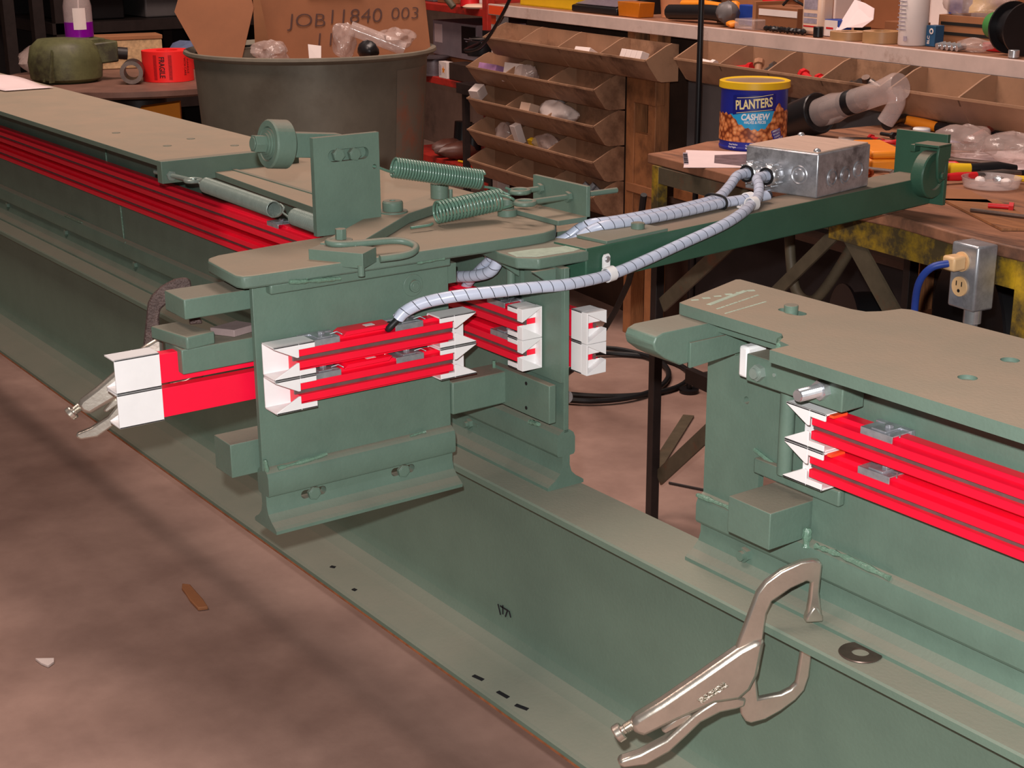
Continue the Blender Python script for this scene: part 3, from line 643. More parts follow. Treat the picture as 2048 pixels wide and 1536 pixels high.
# latch bar with white wear pad, nut and stud
t_right.add('latch_bar', G().box(-1.513, -1.325, 1.500, 1.545, .740, .782), M_green, bev=.002)
t_right.add('wear_pad', G().box(-1.532, -1.513, 1.502, 1.543, .742, .790), M_white, bev=.004, label='white plastic wear pad')
g = G(); hexbolt(g, (-1.484, 1.500, .760), (0, -1, 0), .0125, .009, .006, .008); g.cyl((-1.455, 1.500, .763), (-1.455, 1.4985, .763), .003, 10); t_right.add('nut', g, M_steelgrey)
g = G(); g.cyl((-1.360, 1.500, .766), (-1.360, 1.489, .766), .0145, 6)
for k in range(15): y = 1.489 - .0026 * k; g.lathe([(.0082, 0), (.0095, .0013), (.0082, .0026)], (-1.360, y, .766), (0, -1, 0), 16)
g.cyl((-1.360, 1.452, .766), (-1.360, 1.448, .766), .008, 16); t_right.add('threaded_stud', g, M_zinc, smooth=12, label='bright threaded stud with nut')
g = G(); g.cyl((-1.462, 1.538, .600), (-1.462, 1.538, .742), .0115, 20); g.box(-1.484, -1.479, 1.552, 1.560, .60, .74); t_right.add('guide_rod', g, M_green)
t_right.add('sill_plate', G().box(-1.535, -1.36, 1.546, 1.5595, .577, .602), M_green, bev=.003)
t_right.add('stop_block', G().prism([(-1.513, 1.475, .505), (-1.425, 1.475, .505), (-1.425, 1.60, .505), (-1.513, 1.60, .505)], (0, 0, .058)), M_green, bev=.0015)
g = G(); hexbolt(g, (-1.551, 1.5565, GT + .040), (0, -1, 0), .0125, .009, .007, .008); g.box(-1.588, -1.55, 1.5555, 1.5575, GT + .038, GT + .056); t_right.add('bolt', g, M_green)
g = G(); hexbolt(g, (-1.46, 1.5565, GT + .040), (0, -1, 0), .0125, .009, .007, .008); t_right.add('bolt', g, M_green)
for z in ZB:
    cbar(t_right, FX(0, 1.5595, z), -1.388, .2, True, False, clips=(-1.272,))
for z in ZB: t_right.add('gasket', G().cbox((-1.352, 1.525, z + .0262), .008, .028, .004), M_orangebit, label='orange gasket edge')

# ------------------------------------------------------------------ locking clamps
def clamp(name, label, origin, gdir, upv, jaw_mat, jaw_z=.405, scale=1., flip=1):
    """profile drawn in (s, z); extruded sideways"""
    t = Thing(name, label, 'clamp', origin)
    gd = Vector(gdir).normalized(); up = Vector(upv).normalized(); sd = gd.cross(up).normalized()
    m = frame(Vector(origin), gd, sd, up)
    def pr(pts, w, o=0.):
        g = G(); g.M = m; g.prism([(a * scale, (o - w / 2) * scale, (b - jaw_z) * scale) for a, b in pts], (0, w * scale, 0)); return g
    up_jaw = [(0, .405), (.016, .412), (.013, .440), (.012, .466), (.019, .469), (.042, .458), (.069, .439), (.076, .42), (.080, .372), (.12, .345), (.118, .369), (.092, .453), (.080, .470), (.058, .487), (.029, .500), (.011, .502), (.001, .500), (-.003, .494), (-.001, .45), (-.004, .43), (-.008, .411)]
    t.add('upper_jaw', pr(up_jaw, .013), jaw_mat, bev=.003)
    t.add('jaw_pad', pr([(-.009, .403), (.018, .403), (.016, .414), (.008, .428), (.002, .428), (-.008, .413)], .018), jaw_mat, bev=.003)
    low = [(.008, .374), (.019, .374), (.021, .354), (.026, .302), (.034, .293), (.048, .286), (.082, .280), (.088, .32), (.10, .335), (.112, .30), (.110, .277), (.108, .256), (.100, .243), (.092, .239), (.070, .244), (.047, .257), (.025, .274), (.012, .290), (.006, .313), (.004, .348)]
    t.add('lower_jaw', pr(low, .012), jaw_mat if jaw_mat is not M_rustjaw else M_nickel, bev=.003)
    body = [(.077, .381), (.095, .378), (.116, .367), (.171, .327), (.230, .285), (.267, .262), (.276, .250), (.270, .236), (.255, .229), (.204, .254), (.172, .268), (.150, .278), (.112, .282), (.095, .298), (.085, .322)]
    t.add('handle', pr(body, .026), M_nickel, bev=.0085, label='nickel plated fixed handle')
    g = pr([(.13, .308), (.17, .282), (.178, .288), (.138, .316)], .0268); t.add('stamped_panel', g, mat('stamped_bright', (220, 205, 190), .35, metal=1, var=.5, scale=160, bump=1.0, bscale=220))
    a = Vector((.267, 0, .249 - jaw_z)); d = Vector((.031, 0, -.0205)).normalized()
    g = G(); g.M = m
    for k in range(7): g.lathe([(.0075 * scale, 0), (.0085 * scale, .001), (.0075 * scale, .002)], (a + d * (.004 + .002 * k)) * scale, d, 14)
    g.cyl(a * scale, (a + d * .024) * scale, .0072 * scale, 14)
    k_ = t.add('adjusting_screw', g, M_nickel)
    g = G(); g.M = m; g.lathe([(0, 0), (.0125 * scale, 0), (.0142 * scale, .002), (.0142 * scale, .011 * scale), (.0125 * scale, .013 * scale), (0, .0125 * scale)], (a + d * .022) * scale, d, 18); t.add('knurled_knob', g, M_nickel, k_, smooth=30)
    lev = [(.101, .283), (.125, .290), (.147, .284), (.165, .272), (.180, .261), (.221, .221), (.260, .200), (.289, .191), (.293, .184), (.285, .177), (.250, .180), (.215, .200), (.190, .225), (.169, .247), (.140, .262), (.116, .266), (.103, .270)]
    t.add('lever', pr(lev, .020), M_nickel, bev=.006, label='nickel plated release lever')
    t.add('release_tab', pr([(.185, .262), (.205, .255), (.228, .235), (.222, .228), (.195, .243), (.180, .255)], .010), M_nickel, bev=.003)
    for s, z in ((.118, .276), (.101, .279), (.142, .270), (.095, .335), (.11, .352)):
        g = G(); g.M = m; g.lathe([(.0055 * scale, .0118 * scale), (.004 * scale, .0145 * scale), (0, .0152 * scale)], Vector((s, 0, z - jaw_z)) * scale, (0, flip, 0), 12); t.add('rivet', g, M_nickel)
    return t
th = math.radians(60)
clamp('locking_clamp', 'nickel plated locking C-clamp gripping the girder flange beside the washer', (-1.3656, 1.5196, .4055), (-math.cos(th), -math.sin(th), 0), (0, 0, 1), M_nickel)
clamp('locking_clamp', 'locking clamp with rusty jaw gripping the guide block under the switch plate', (-2.322, .990, .760), (-.36, -.93, .0), (-.15, -.08, .98), M_rustjaw, jaw_z=.435, scale=.82)
g = G(); g.lathe([(.0125, 0), (.030, 0), (.031, .0012), (.030, .0026), (.0125, .0026), (.0125, 0)], (-1.2685, 1.5080, GT + .0003), (0, 0, 1), 36)
single('flat_washer', g, M_raw, 'large bare steel washer lying on the girder flange', 'washer', loc=(-1.2685, 1.5080, GT))

# support stands carry the girder clear of the floor
for x, nm in ((-1.15, 'beside the locking clamp handle'), (-6.9, 'under the far run')):
    t = Thing('beam_stand', 'green steel stand holding up the girder ' + nm, 'stand', (x, 1.53, -.372))
    t.add('top_plate', G().box(x - .10, x + .10, 1.385, 1.70, -.014, -.0005), M_girder, bev=.002)
    t.add('post', G().box(x - .06, x + .06, 1.47, 1.61, -.36, -.014), M_girder, bev=.002)
    t.add('base_plate', G().box(x - .11, x + .11, 1.42, 1.66, -.372, -.360), M_girder, bev=.002)
# the machine was measured at a larger working size: bring it to its true size about its own survey point
KS = .79; PIV = Vector((0, 0, 1.4))
for o in list(S.objects):
    if o.parent is None and o.type in ('EMPTY', 'MESH') and o.get('kind') != 'structure':
        o.location = PIV + (o.location - PIV) * KS; o.scale = (KS,) * 3
#BACKGROUND

# ================================================================== workshop behind
M_wood = mat('worn_wood', (158, 104, 66), .6, var=.3, scale=7, stretch=(1, 7, 1), bump=.25, spots=(96, 62, 42), spot_amt=.25)
M_benchwood = mat('bench_top_wood', (152, 104, 78), .6, var=.3, scale=6, stretch=(1.2, 6, 1), bump=.3, spots=(84, 60, 50), spot_amt=.3)
M_whitewood = mat('white_painted_wood', (206, 182, 172), .6, var=.12, scale=12, spots=(150, 110, 90), spot_amt=.05)
M_yellow = mat('worn_yellow_paint', (196, 156, 34), .5, var=.25, scale=16, spots=(78, 66, 44), spot_amt=.9)
M_leg = mat('dark_leg_paint', (44, 34, 32), .5, var=.25, scale=20)
M_olive = mat('olive_bar', (88, 78, 62), .55, var=.25, scale=18, spots=(110, 66, 46), spot_amt=.15)
M_bin = mat('tan_bin_plastic', (166, 126, 98), .6, var=.16, scale=8, dust=(150, 118, 96), dust_amt=.4, spots=(112, 80, 60), spot_amt=.18)
M_card = mat('cardboard', (158, 104, 68), .75, var=.10, scale=9)
M_card2 = mat('brown_cardboard', (136, 84, 52), .75, var=.12, scale=6)
M_paper = mat('pinkish_paper', (236, 214, 214), .7, var=.04, scale=10)
M_boxwhite = mat('white_carton', (232, 216, 210), .6, var=.05, scale=10)
M_clear = mat('clear_plastic', (226, 206, 200), .12, var=.1, scale=14, alpha=.36, spec=.8, bump=.5, bscale=24)
M_bag = mat('plastic_bag', (206, 182, 174), .16, var=.25, scale=12, alpha=.40, spec=.9, bump=1.0, bscale=26)
M_redshelf = mat('red_shelf_paint', (178, 44, 34), .5, var=.2, scale=10, spots=(98, 36, 28), spot_amt=.3)
M_drum = mat('galvanised_drum', (128, 120, 106), .5, metal=.25, var=.18, scale=5, spots=(112, 100, 86), spot_amt=.3, bump=.1)
M_drab = mat('drab_green_cast', (96, 96, 62), .5, var=.3, scale=12, spots=(60, 54, 40), spot_amt=.35)
M_blackp = mat('black_plastic', (26, 24, 26), .35, var=.15)
M_grey = mat('grey_sheet', (112, 106, 106), .5, metal=.3, var=.14, scale=5)
M_steel = mat('tool_steel', (140, 130, 126), .35, metal=.9, var=.2, scale=30)
M_orange = mat('orange_case', (236, 138, 30), .5, var=.08, scale=12)
M_blue = mat('blue_plastic', (38, 66, 150), .45, var=.12)
M_bluecyan = mat('cyan_print', (40, 160, 214), .4, var=.02)
M_navy = mat('navy_print', (34, 44, 150), .38, var=.03)
M_cream = mat('cream_print', (240, 222, 160), .4, var=.02)
M_ytray = mat('yellow_plastic', (232, 186, 30), .45, var=.06)
M_fluo = mat('fluorescent_label', (255, 42, 40), .5, var=.03, emit=.0)
M_ink = mat('dark_ink', (70, 10, 20), .6, var=.05)
M_pen = mat('felt_pen', (70, 40, 34), .7, var=.05)
M_redp = mat('red_plastic', (206, 30, 36), .4, var=.08)
M_amber = mat('amber_plastic', (206, 118, 26), .2, var=.12, alpha=.82)
M_purple = mat('purple_liquid', (130, 6, 150), .15, var=.1)
M_greenp = mat('green_plastic', (66, 132, 66), .45, var=.1)
M_lotion = mat('peach_bottle', (236, 200, 176), .4, var=.03)
M_label = mat('grey_print', (160, 148, 160), .6, var=.3, scale=60)
M_flyer = mat('flyer_photo', (110, 92, 96), .5, var=.5, scale=30)
def gb(): g = G(); g.M = BM; return g
def BP(s, t, z): return tuple(BM @ Vector((s, t, z)))
def bthing(name, label, cat, s, t, z, group=None): return Thing(name, label, cat, BP(s, t, z), group)
def bsingle(name, g, m, label, cat, s, t, z, **k): return single(name, g, m, label, cat, loc=BP(s, t, z), **k)

# ---- workbench
ZT = .88
t = bthing('workbench', 'cluttered wooden workbench on a yellow steel frame with braced legs', 'workbench', .5, .4, 0)
t.add('top', gb().prism([(-.045, .0, ZT - .022), (-.055, .06, ZT - .022), (-.13, .22, ZT - .022), (-.15, .82, ZT - .022), (1.16, .82, ZT - .022), (1.12, -.02, ZT - .022), (.95, -.026, ZT - .022), (.80, -.012, ZT - .022), (.66, -.030, ZT - .022), (.40, -.012, ZT - .022)], (0, 0, .022)), M_benchwood, bev=.003, label='scarred wooden bench top')
t.add('apron', gb().box(-.01, .60, -.006, .006, ZT - .060, ZT - .023), M_olive, bev=.001); t.add('apron', gb().box(.601, 1.10, -.006, .006, ZT - .075, ZT - .023), M_yellow, bev=.001)
t.add('back_sheet', gb().box(.42, 1.08, .735, .745, 0, ZT - .03), mat('dark_backing', (36, 28, 28), .8, var=.2))  # added dark sheet, standing in for the dim cluttered space under the bench
t.add('apron', gb().box(-.01, .0, .0, .80, ZT - .060, ZT - .023), M_olive, bev=.001)
t.add('apron', gb().box(1.09, 1.10, .0, .80, ZT - .075, ZT - .023), M_yellow, bev=.001)
t.add('leg', gb().box(-.014, .010, -.004, .018, 0, .74), M_leg, bev=.001)
t.add('painted_leg_top', gb().box(-.015, .011, -.007, .019, .72, ZT - .022), M_yellow, bev=.001)
t.add('leg', gb().box(1.075, 1.11, -.008, .024, 0, ZT - .023), M_yellow, bev=.001)
t.add('leg', gb().box(-.014, .010, .76, .79, 0, ZT - .023), M_leg, bev=.001); t.add('leg', gb().box(1.075, 1.11, .76, .79, 0, ZT - .023), M_leg, bev=.001)
def flat(g, a, b, w=.03, th=.006):
    a = Vector(a); b = Vector(b); d = (b - a).normalized(); n = Vector((0, 1, 0)); v = d.cross(n).normalized()
    return g.prism([a + v * w / 2, b + v * w / 2, b - v * w / 2, a - v * w / 2], n * th)
t.add('brace', flat(gb(), (.02, .004, .54), (.36, .004, .80), .034), M_olive)
t.add('brace', flat(gb(), (.012, .012, .11), (.55, .012, .60), .036), M_olive)
t.add('brace', flat(gb(), (.63, .0, .84), (1.085, .0, .42), .040), M_olive)
t.add('brace', flat(gb(), (.62, .010, .83), (.36, .010, .60), .026), M_olive)
t.add('lower_shelf', gb().box(.03, 1.07, .12, .80, .345, .365), mat('dark_shelf', (58, 44, 38), .7, var=.3), bev=.001)
t.add('shelf_rail', gb().box(-.014, 1.10, .10, .12, .33, .365), M_leg)
# can
CR = .0775; cc = Vector(BP(-.005, .262, ZT + .0008))
t = Thing('nut_can', 'blue cashew nut can with yellow rim standing on the workbench', 'can', cc)
toc = math.atan2(-cc.y, -cc.x)
HC = .148
t.add('tin', G().lathe([(0, 0), (CR - .001, 0), (CR, .003), (CR, .006), (CR - .0015, .008), (CR - .0015, HC - .004), (CR, HC), (0, HC)], cc, (0, 0, 1), 56), M_navy, smooth=30, label='navy blue printed tin')
t.add('rim', G().lathe([(CR - .010, HC - .002), (CR - .010, HC + .003), (CR - .003, HC + .006), (CR + .003, HC + .004), (CR + .0035, HC - .010), (CR + .001, HC - .0115)], cc, (0, 0, 1), 56), M_ytray, smooth=45, label='yellow plastic rim')
t.add('lid', G().lathe([(0, HC + .0012), (CR - .009, HC + .0012), (CR - .009, HC + .003), (0, HC + .003)], cc, (0, 0, 1), 48), mat('clear_lid', (150, 130, 110), .3, var=.2), smooth=30)
def nutmat():
    m = bpy.data.materials.new('cashew_print'); m.use_nodes = True; N = m.node_tree.nodes; L = m.node_tree.links; b = N['Principled BSDF']
    tc = N.new('ShaderNodeTexCoord'); v = N.new('ShaderNodeTexVoronoi'); v.inputs['Scale'].default_value = 95; v.feature = 'F1'; L.new(tc.outputs['Object'], v.inputs[0])
    r = N.new('ShaderNodeValToRGB'); L.new(v.outputs['Distance'], r.inputs[0]); e = r.color_ramp.elements
    e[0].position = .1; e[0].color = (*lin((236, 172, 116)), 1); e[1].position = .75; e[1].color = (*lin((120, 52, 24)), 1)
    x = e.new(.42); x.color = (*lin((214, 128, 74)), 1); L.new(r.outputs[0], b.inputs['Base Color']); b.inputs['Roughness'].default_value = .4; return m
def cyl_patch(r, lo, hi, a0, a1, n=40, k=6):
    def fn(u, v):
        x = a0 + (a1 - a0) * u; z = lo(x) + (hi(x) - lo(x)) * v; a = toc + x / CR
        return cc + Vector((math.cos(a) * r, math.sin(a) * r, z))
    return G().grid(fn, n, k)
NH = [(-.125, .080), (-.070, .083), (-.050, .078), (-.035, .062), (-.015, .052), (.010, .048), (.030, .053), (.042, .070), (.050, .092), (.058, .108), (.066, .104), (.080, .090), (.12, .085)]
def nut_hi(x):
    for (a, za), (b, zb) in zip(NH, NH[1:]):
        if a <= x <= b: return za + (zb - za) * (x - a) / (b - a) + .0022 * math.sin(x * 420)
    return .08
t.add('cashew_print', cyl_patch(CR + .0003, lambda x: .020, nut_hi, -.118, .110, 64), nutmat(), smooth=60, label='printed heap of cashews')
t.add('cyan_panel', cyl_patch(CR + .0002, lambda x: .040, lambda x: .088 + .10 * x, -.058, .056), M_bluecyan, smooth=60, label='cyan panel on the can')
t.add('name_panel', cyl_patch(CR + .0004, lambda x: .089 + .10 * x - 1.5 * x * x, lambda x: .126 + .04 * x, -.050, .052), mat('deep_navy', (24, 30, 120), .4, var=.02), smooth=60)
def can_text(body, size, x0, z0, m, bold=0, rot=0., shear=0, sx=1., r=CR + .0007, space=1.):
    g = G()
    def pl(x, y):
        X_ = x0 + x * math.cos(rot) - y * math.sin(rot); Z_ = z0 + x * math.sin(rot) + y * math.cos(rot); a = toc + X_ / CR
        return cc + Vector((math.cos(a) * r, math.sin(a) * r, Z_))
    text(g, body, size, pl, bold, shear=shear, sx=sx, space=space); return t.add('lettering', g, m, smooth=0)
can_text('PLANTERS', .0285, .000, .1060, M_cream, .0008, .10, .08, .66)
for z0, sg in ((.1215, 1), (.0900, -1)):
    t.add('gold_line', cyl_patch(CR + .0006, lambda x: z0 + .10 * (x) + sg * .10 * abs(x) ** 1.4, lambda x: z0 + .0011 + .10 * (x) + sg * .10 * abs(x) ** 1.4, -.040, .044, 24, 1), M_cream, smooth=0)
can_text('CASHEW', .0190, .004, .0770, M_white, .0007, .03, .16, .82)
can_text('HALVES & PIECES', .0088, .004, .0655, M_white, .0002, .02, .0, .74)
for x0, z0, w in ((.056, .0455, .026), (.058, .0385, .026), (.0605, .0325, .024), (.061, .0255, .040)):
    t.add('claim_panel', cyl_patch(CR + .0006, lambda x: z0 - .0034 + .22 * (x - x0), lambda x: z0 + .0034 + .22 * (x - x0), x0 - w / 2, x0 + w / 2, 10, 1), M_navy, smooth=0)
for body, x0, z0 in (("AMERICA'S", .056, .0455), ('FAVORITE', .058, .0385), ('CASHEW', .0605, .0325), ('HALVES & PIECES', .061, .0255)): can_text(body, .0062, x0, z0, M_white, .0001, .22, 0, .72, CR + .0010)
for body, x0, z0 in (('\u2022Great Nutrition', -.046, .0140), ('\u2022Zesty Nuggets', -.049, .0080), ('\u2022Good Source of', -.004, .0130), ('Magnesium & Manganese', .002, .0070), ('\u2022By Nature', .040, .0130)): can_text(body, .0056, x0, z0, M_white, .0001, .0, 0, .62)

def sheet(name, label, cat, pts, z, m, curl=.0, th=.0008):
    g = gb(); g.prism([(s, q, z) for s, q in pts], (0, 0, th)); s0 = sum(p[0] for p in pts) / len(pts); t0 = sum(p[1] for p in pts) / len(pts)
    return bsingle(name, g, m, label, cat, s0, t0, z, smooth=0)
t = bthing('flyer', 'pink paper flyer with a dark photo lying in front of the nut can', 'paper', .1, .1, ZT)
t.add('sheet', gb().prism([(-.035, .098, ZT + .0006), (.165, -.045, ZT + .0006), (.240, .085, ZT + .0006), (.090, .240, ZT + .0006)], (0, 0, .0008)), M_paper, smooth=0)
t.add('photo', gb().prism([(.060, .110, ZT + .0015), (.150, .045, ZT + .0015), (.228, .080, ZT + .0015), (.095, .215, ZT + .0015)], (0, 0, .0002)), M_flyer, smooth=0, label='dark printed photo')
g = gb()
for i in range(8): g.cbox((.01 + .016 * i, .065 - .0105 * i, ZT + .00155), .010, .035 - .002 * (i % 3), .0002, .95)
t.add('print_lines', g, M_label, smooth=0, kind='stuff')
# torch / nozzle lying across the bench
t = bthing('spot_lamp', 'clear plastic and black hand lamp with a black cup propped on the bench', 'lamp', 0, .5, ZT)
P = [Vector((-.12, .47, .912)), Vector((.21, .50, 1.025))]
ax = (P[1] - P[0]).normalized()
g = gb(); g.lathe([(0, 0), (.028, 0), (.038, .012), (.046, .06), (.050, .135), (.048, .138), (.043, .134), (0, .134)], P[0] - ax * .045, ax, 28); t.add('cup', g, M_blackp, smooth=35, label='black cup')
g = gb(); g.lathe([(.034, 0), (.036, .05), (.030, .08), (.028, .20), (.031, .225), (.034, .25), (.030, .262), (0, .263)], P[0] + ax * .092, ax, 24); t.add('barrel', g, M_clear, smooth=40, label='clear plastic barrel')
g = gb(); g.lathe([(.0295, 0), (.030, .035), (.0295, .036)], P[0] + ax * .175, ax, 24); t.add('band', g, M_blackp)
g = gb(); g.lathe([(0, .0), (.022, 0), (.022, .12), (0, .12)], P[0] + ax * .11, ax, 18); t.add('element', g, M_steel)
g = gb(); g.tube(catmull([P[0] + ax * .335, P[0] + ax * .345 + Vector((.0, .0, -.035)), P[0] + ax * .315 + Vector((.01, -.01, -.07))], 6), [.02] * 13, 12); t.add('hooked_grip', g, M_clear)
# hammer
t = bthing('hammer', 'claw hammer with orange and black handle lying under the bins', 'hammer', .05, .79, ZT)
t.add('handle', gb().tube([(-.03, .745, .908), (.03, .748, .904), (.08, .75, .902)], [.011, .014, .012], 12), M_orange, label='orange fibreglass shaft')
t.add('grip', gb().tube([(.08, .75, .902), (.14, .75, .898), (.26, .75, .898)], [.0135, .016, .014], 12), M_blackp, label='black rubber grip')
t.add('head', gb().tube(catmull([(.0, .66, .905), (-.018, .70, .910), (-.032, .74, .910), (-.05, .79, .904), (-.075, .83, .895)], 5), [.015] * 6 + [.013] * 6 + [.010] * 5 + [.005] * 4, 10), M_blackp, label='black steel head')
g = gb(); g.lathe([(0, 0), (.021, 0), (.021, .018), (.019, .020), (0, .020)], (.062, .715, ZT + .001), (0, 0, 1), 26); bsingle('bottle_cap', g, M_white, 'white plastic jar cap on the workbench', 'cap', .062, .715, ZT)
t = bthing('tool_case', 'small orange plastic case beside the junction box', 'case', .34, .34, ZT)
g = gb(); g.prism([(.275, .40, ZT + .001), (.245, .335, ZT + .001), (.405, .255, ZT + .001), (.44, .33, ZT + .001)], (0, 0, .026)); t.add('base', g, M_orange, bev=.006)
g = gb(); g.prism([(.277, .398, ZT + .0275), (.249, .338, ZT + .0275), (.404, .26, ZT + .0275), (.436, .33, ZT + .0275)], (0, 0, .016)); t.add('cover', g, M_orange, bev=.006)
t.add('latch', gb().cbox((.325, .2945, ZT + .025), .02, .006, .012, -.46), M_orange, bev=.001)
for i, (c, sx, sy, sz, lb) in enumerate((((.36, .57, .918), .075, .05, .034, 'crumpled clear bag behind the end plate'), ((.47, .60, .915), .09, .055, .030, 'flat clear bag of parts beside the red handle'))):
    g = gb(); g.blob(c, sx, sy, sz, 16, .14, 31 + i); bsingle('plastic_bag', g, M_bag, lb, 'bag', c[0], c[1], ZT)
bsingle('red_handle_rod', gb().tube([(.30, .63, .905), (.165, .93, .935)], .009, 12), mat('brown_red_rod', (128, 52, 40), .45, var=.15), 'brown red wooden rod leaning across the bench back', 'rod', .3, .63, ZT)
for i, (a, b, w, m1, m2, lb) in enumerate((((.50, .34), (.575, .50), .011, M_ytray, M_blackp, 'yellow and black utility knife on the bench'), ((.585, .28), (.625, .46), .008, M_redp, M_steel, 'red handled pliers lying beside the knife'), ((.44, .40), (.50, .42), .007, M_ytray, M_redp, 'yellow and red screwdriver behind the knife'))):
    t = bthing('hand_tool', lb, 'tool', a[0], a[1], ZT)
    a3 = Vector((a[0], a[1], ZT + .014)); b3 = Vector((b[0], b[1], ZT + .014)); mid = a3.lerp(b3, .45)
    t.add('handle', gb().tube([a3, a3.lerp(mid, .5), mid], [w * .8, w * 1.15, w], 10), m1); t.add('shaft', gb().tube([mid, mid.lerp(b3, .6), b3], [w * 1.0, w * 1.3, w * .6], 10), m2)
# clear tray with white bits
t = bthing('parts_tray', 'clear plastic dish holding white bits near the bench edge', 'dish', .66, .33, ZT)
g = gb(); g.lathe([(.0, .001), (.045, .001), (.052, .004), (.056, .020), (.0575, .020), (.053, .002), (.046, 0), (0, 0)], (.66, .345, ZT + .0008), (0, 0, 1), 28); t.add('dish', g, M_clear, smooth=40)
for i, (s, q) in enumerate(((.645, .33), (.685, .36), (.66, .365))): t.add('bit', gb().blob((s, q, ZT + .013), .012, .010, .008, 6, .1, 50 + i), M_boxwhite if i < 2 else M_zinc)
for i, (pts, z, m, lb) in enumerate((([(.60, .20), (.71, .13), (.80, .21), (.68, .27)], ZT + .001, M_card, 'brown cardboard scrap at the front edge of the bench'), ([(.10, .86), (.30, .80), (.34, .90), (.14, .96)], ZT + .001, M_paper, 'white paper sheet under the bins'), ([(.72, .16), (.98, .05), (1.02, .12), (.78, .24)], ZT + .001, M_wood, 'thin wooden board lying along the bench edge'))):
    sheet('sheet', lb, 'paper' if i == 1 else 'board', pts, z, m, th=.004 if i != 1 else .001)
rnd = random.Random(5)
KINDS = [('steel_bolt', 'bolt'), ('copper_fitting', 'fitting'), ('pipe_stub', 'pipe')]
spots = [(.14, .50), (.17, .56), (.20, .52), (.235, .545), (.09, .55), (.12, .60), (.20, .61), (.265, .50), (.05, .62), (.31, .47), (.55, .26), (.50, .24), (.46, .20), (.42, .16), (.85, .18), (.90, .25), (.55, .62), (.60, .55), (.30, .70), (.22, .74), (.40, .72)]
for i, (s, q) in enumerate(spots):
    a = rnd.uniform(0, PI); l = rnd.uniform(.018, .04); m = [M_steel, M_raw, mat('copper', (190, 100, 60), .35, metal=.9), M_blackp, M_redp][i % 5]
    d = Vector((math.cos(a), math.sin(a), 0)); c = Vector((s, q, ZT + .0095))
    g = gb(); g.cyl(c - d * l, c + d * l * .6, .0045, 10); g.cyl(c + d * l * .6, c + d * (l * .6 + .008), .0088, 6)
    bsingle('loose_bolt', g, m, 'small ' + ['bright steel', 'rusty steel', 'copper', 'black', 'red'][i % 5] + ' loose bolt lying in the bench top clutter', 'bolt', s, q, ZT, group='loose bolts on the workbench')
rnd = random.Random(11)
CL = [((.52, .68), .06, .004, M_redp, 'red pencil lying behind the utility knife', 'pencil'), ((.44, .50), .08, .005, M_raw, 'rusty rod beside the crumpled clear bag', 'rod'), ((.60, .47), .07, .006, M_blackp, 'black marker lying beside the parts dish', 'marker'), ((.20, .42), .05, .006, M_redp, 'red coiled lead end beside the orange case', 'lead'),
      ((.47, .28), .09, .004, M_steel, 'long steel drill bit in front of the orange case', 'drill bit'), ((.70, .45), .06, .006, M_ytray, 'yellow pencil stub near the parts dish', 'pencil'), ((.86, .32), .10, .005, M_wood, 'thin wooden dowel near the bench leg', 'dowel'), ((.92, .14), .08, .004, M_raw, 'short rusty wire near the bench corner', 'wire'), ((.30, .62), .05, .008, M_steel, 'steel punch lying behind the orange case', 'punch'), ((.10, .48), .04, .008, M_raw, 'stubby pipe nipple beside the hand lamp', 'pipe')]
for (s_, q_), l, r, m, lb, ct in CL:
    a = rnd.uniform(-.5, 1.2); d = Vector((math.cos(a), math.sin(a), 0)); c = Vector((s_, q_, ZT + .0045 + r))
    g = gb(); g.tube([c - d * l, c + d * l * .8, c + d * l], [r, r, r * .4], 8); bsingle(ct.replace(' ', '_'), g, m, lb, ct, s_, q_, ZT)
sheet('paper_note', 'blue and white paper scrap beside the jar cap', 'paper', [(.10, .68), (.17, .66), (.19, .72), (.12, .74)], ZT + .001, M_blue)
sheet('paper_note', 'large white drawing sheet under the clear bags', 'paper', [(.30, .56), (.62, .50), (.66, .70), (.34, .76)], ZT + .0005, M_paper)
g = gb(); g.lathe([(.010, 0), (.030, 0), (.030, .012), (.010, .012), (.010, 0)], (.16, .60, ZT + .001), (0, 0, 1), 24); bsingle('tape_roll', g, M_blackp, 'small black tape roll lying beside the hand lamp', 'tape', .16, .6, ZT)
g = gb(); g.tube([Vector((.245 + .022 * math.cos(i * .5), .455 + .022 * math.sin(i * .5), ZT + .006 + .0011 * i)) for i in range(26)], .0045, 8); bsingle('red_lead', g, M_redp, 'red coiled test lead behind the orange case', 'lead', .245, .455, ZT)
# outlet box on the right leg
t = bthing('outlet_box', 'grey metal outlet box fixed to the yellow bench leg', 'outlet', 1.06, -.03, .77)
t.add('body', gb().box(.995, 1.055, -.075, -.030, .770, .880), M_galv, bev=.004); t.add('conduit', gb().cyl((1.03, -.05, .772), (1.03, -.05, .10), .010, 14), M_galv); t.add('fitting', gb().cyl((1.03, -.05, .770), (1.03, -.05, .745), .015, 14), M_zinc)
M_ivory = mat('ivory_outlet', (232, 190, 140), .4, var=.03)
for z in (.850, .808):
    g = gb(); g.cyl((1.022, -.0752, z), (1.022, -.0785, z), .0165, 24); so = t.add('receptacle', g, M_ivory, label='ivory receptacle')
    for dx in (-.006, .006): t.add('slot', gb().box(1.022 + dx - .001, 1.022 + dx + .001, -.0789, -.0783, z + .001, z + .009), M_dark, so)
    t.add('ground_hole', gb().cyl((1.022, -.0783, z - .007), (1.022, -.0789, z - .007), .003, 10), M_dark, so)
t = bthing('blue_cable', 'blue power cable plugged into the outlet box', 'cable', .99, -.10, .70)
t.add('plug', gb().prism([(1.008, -.079, .838), (1.036, -.079, .838), (1.036, -.079, .862), (1.008, -.079, .862)], (0, -.028, 0)), M_ivory, bev=.004, label='ivory plug')
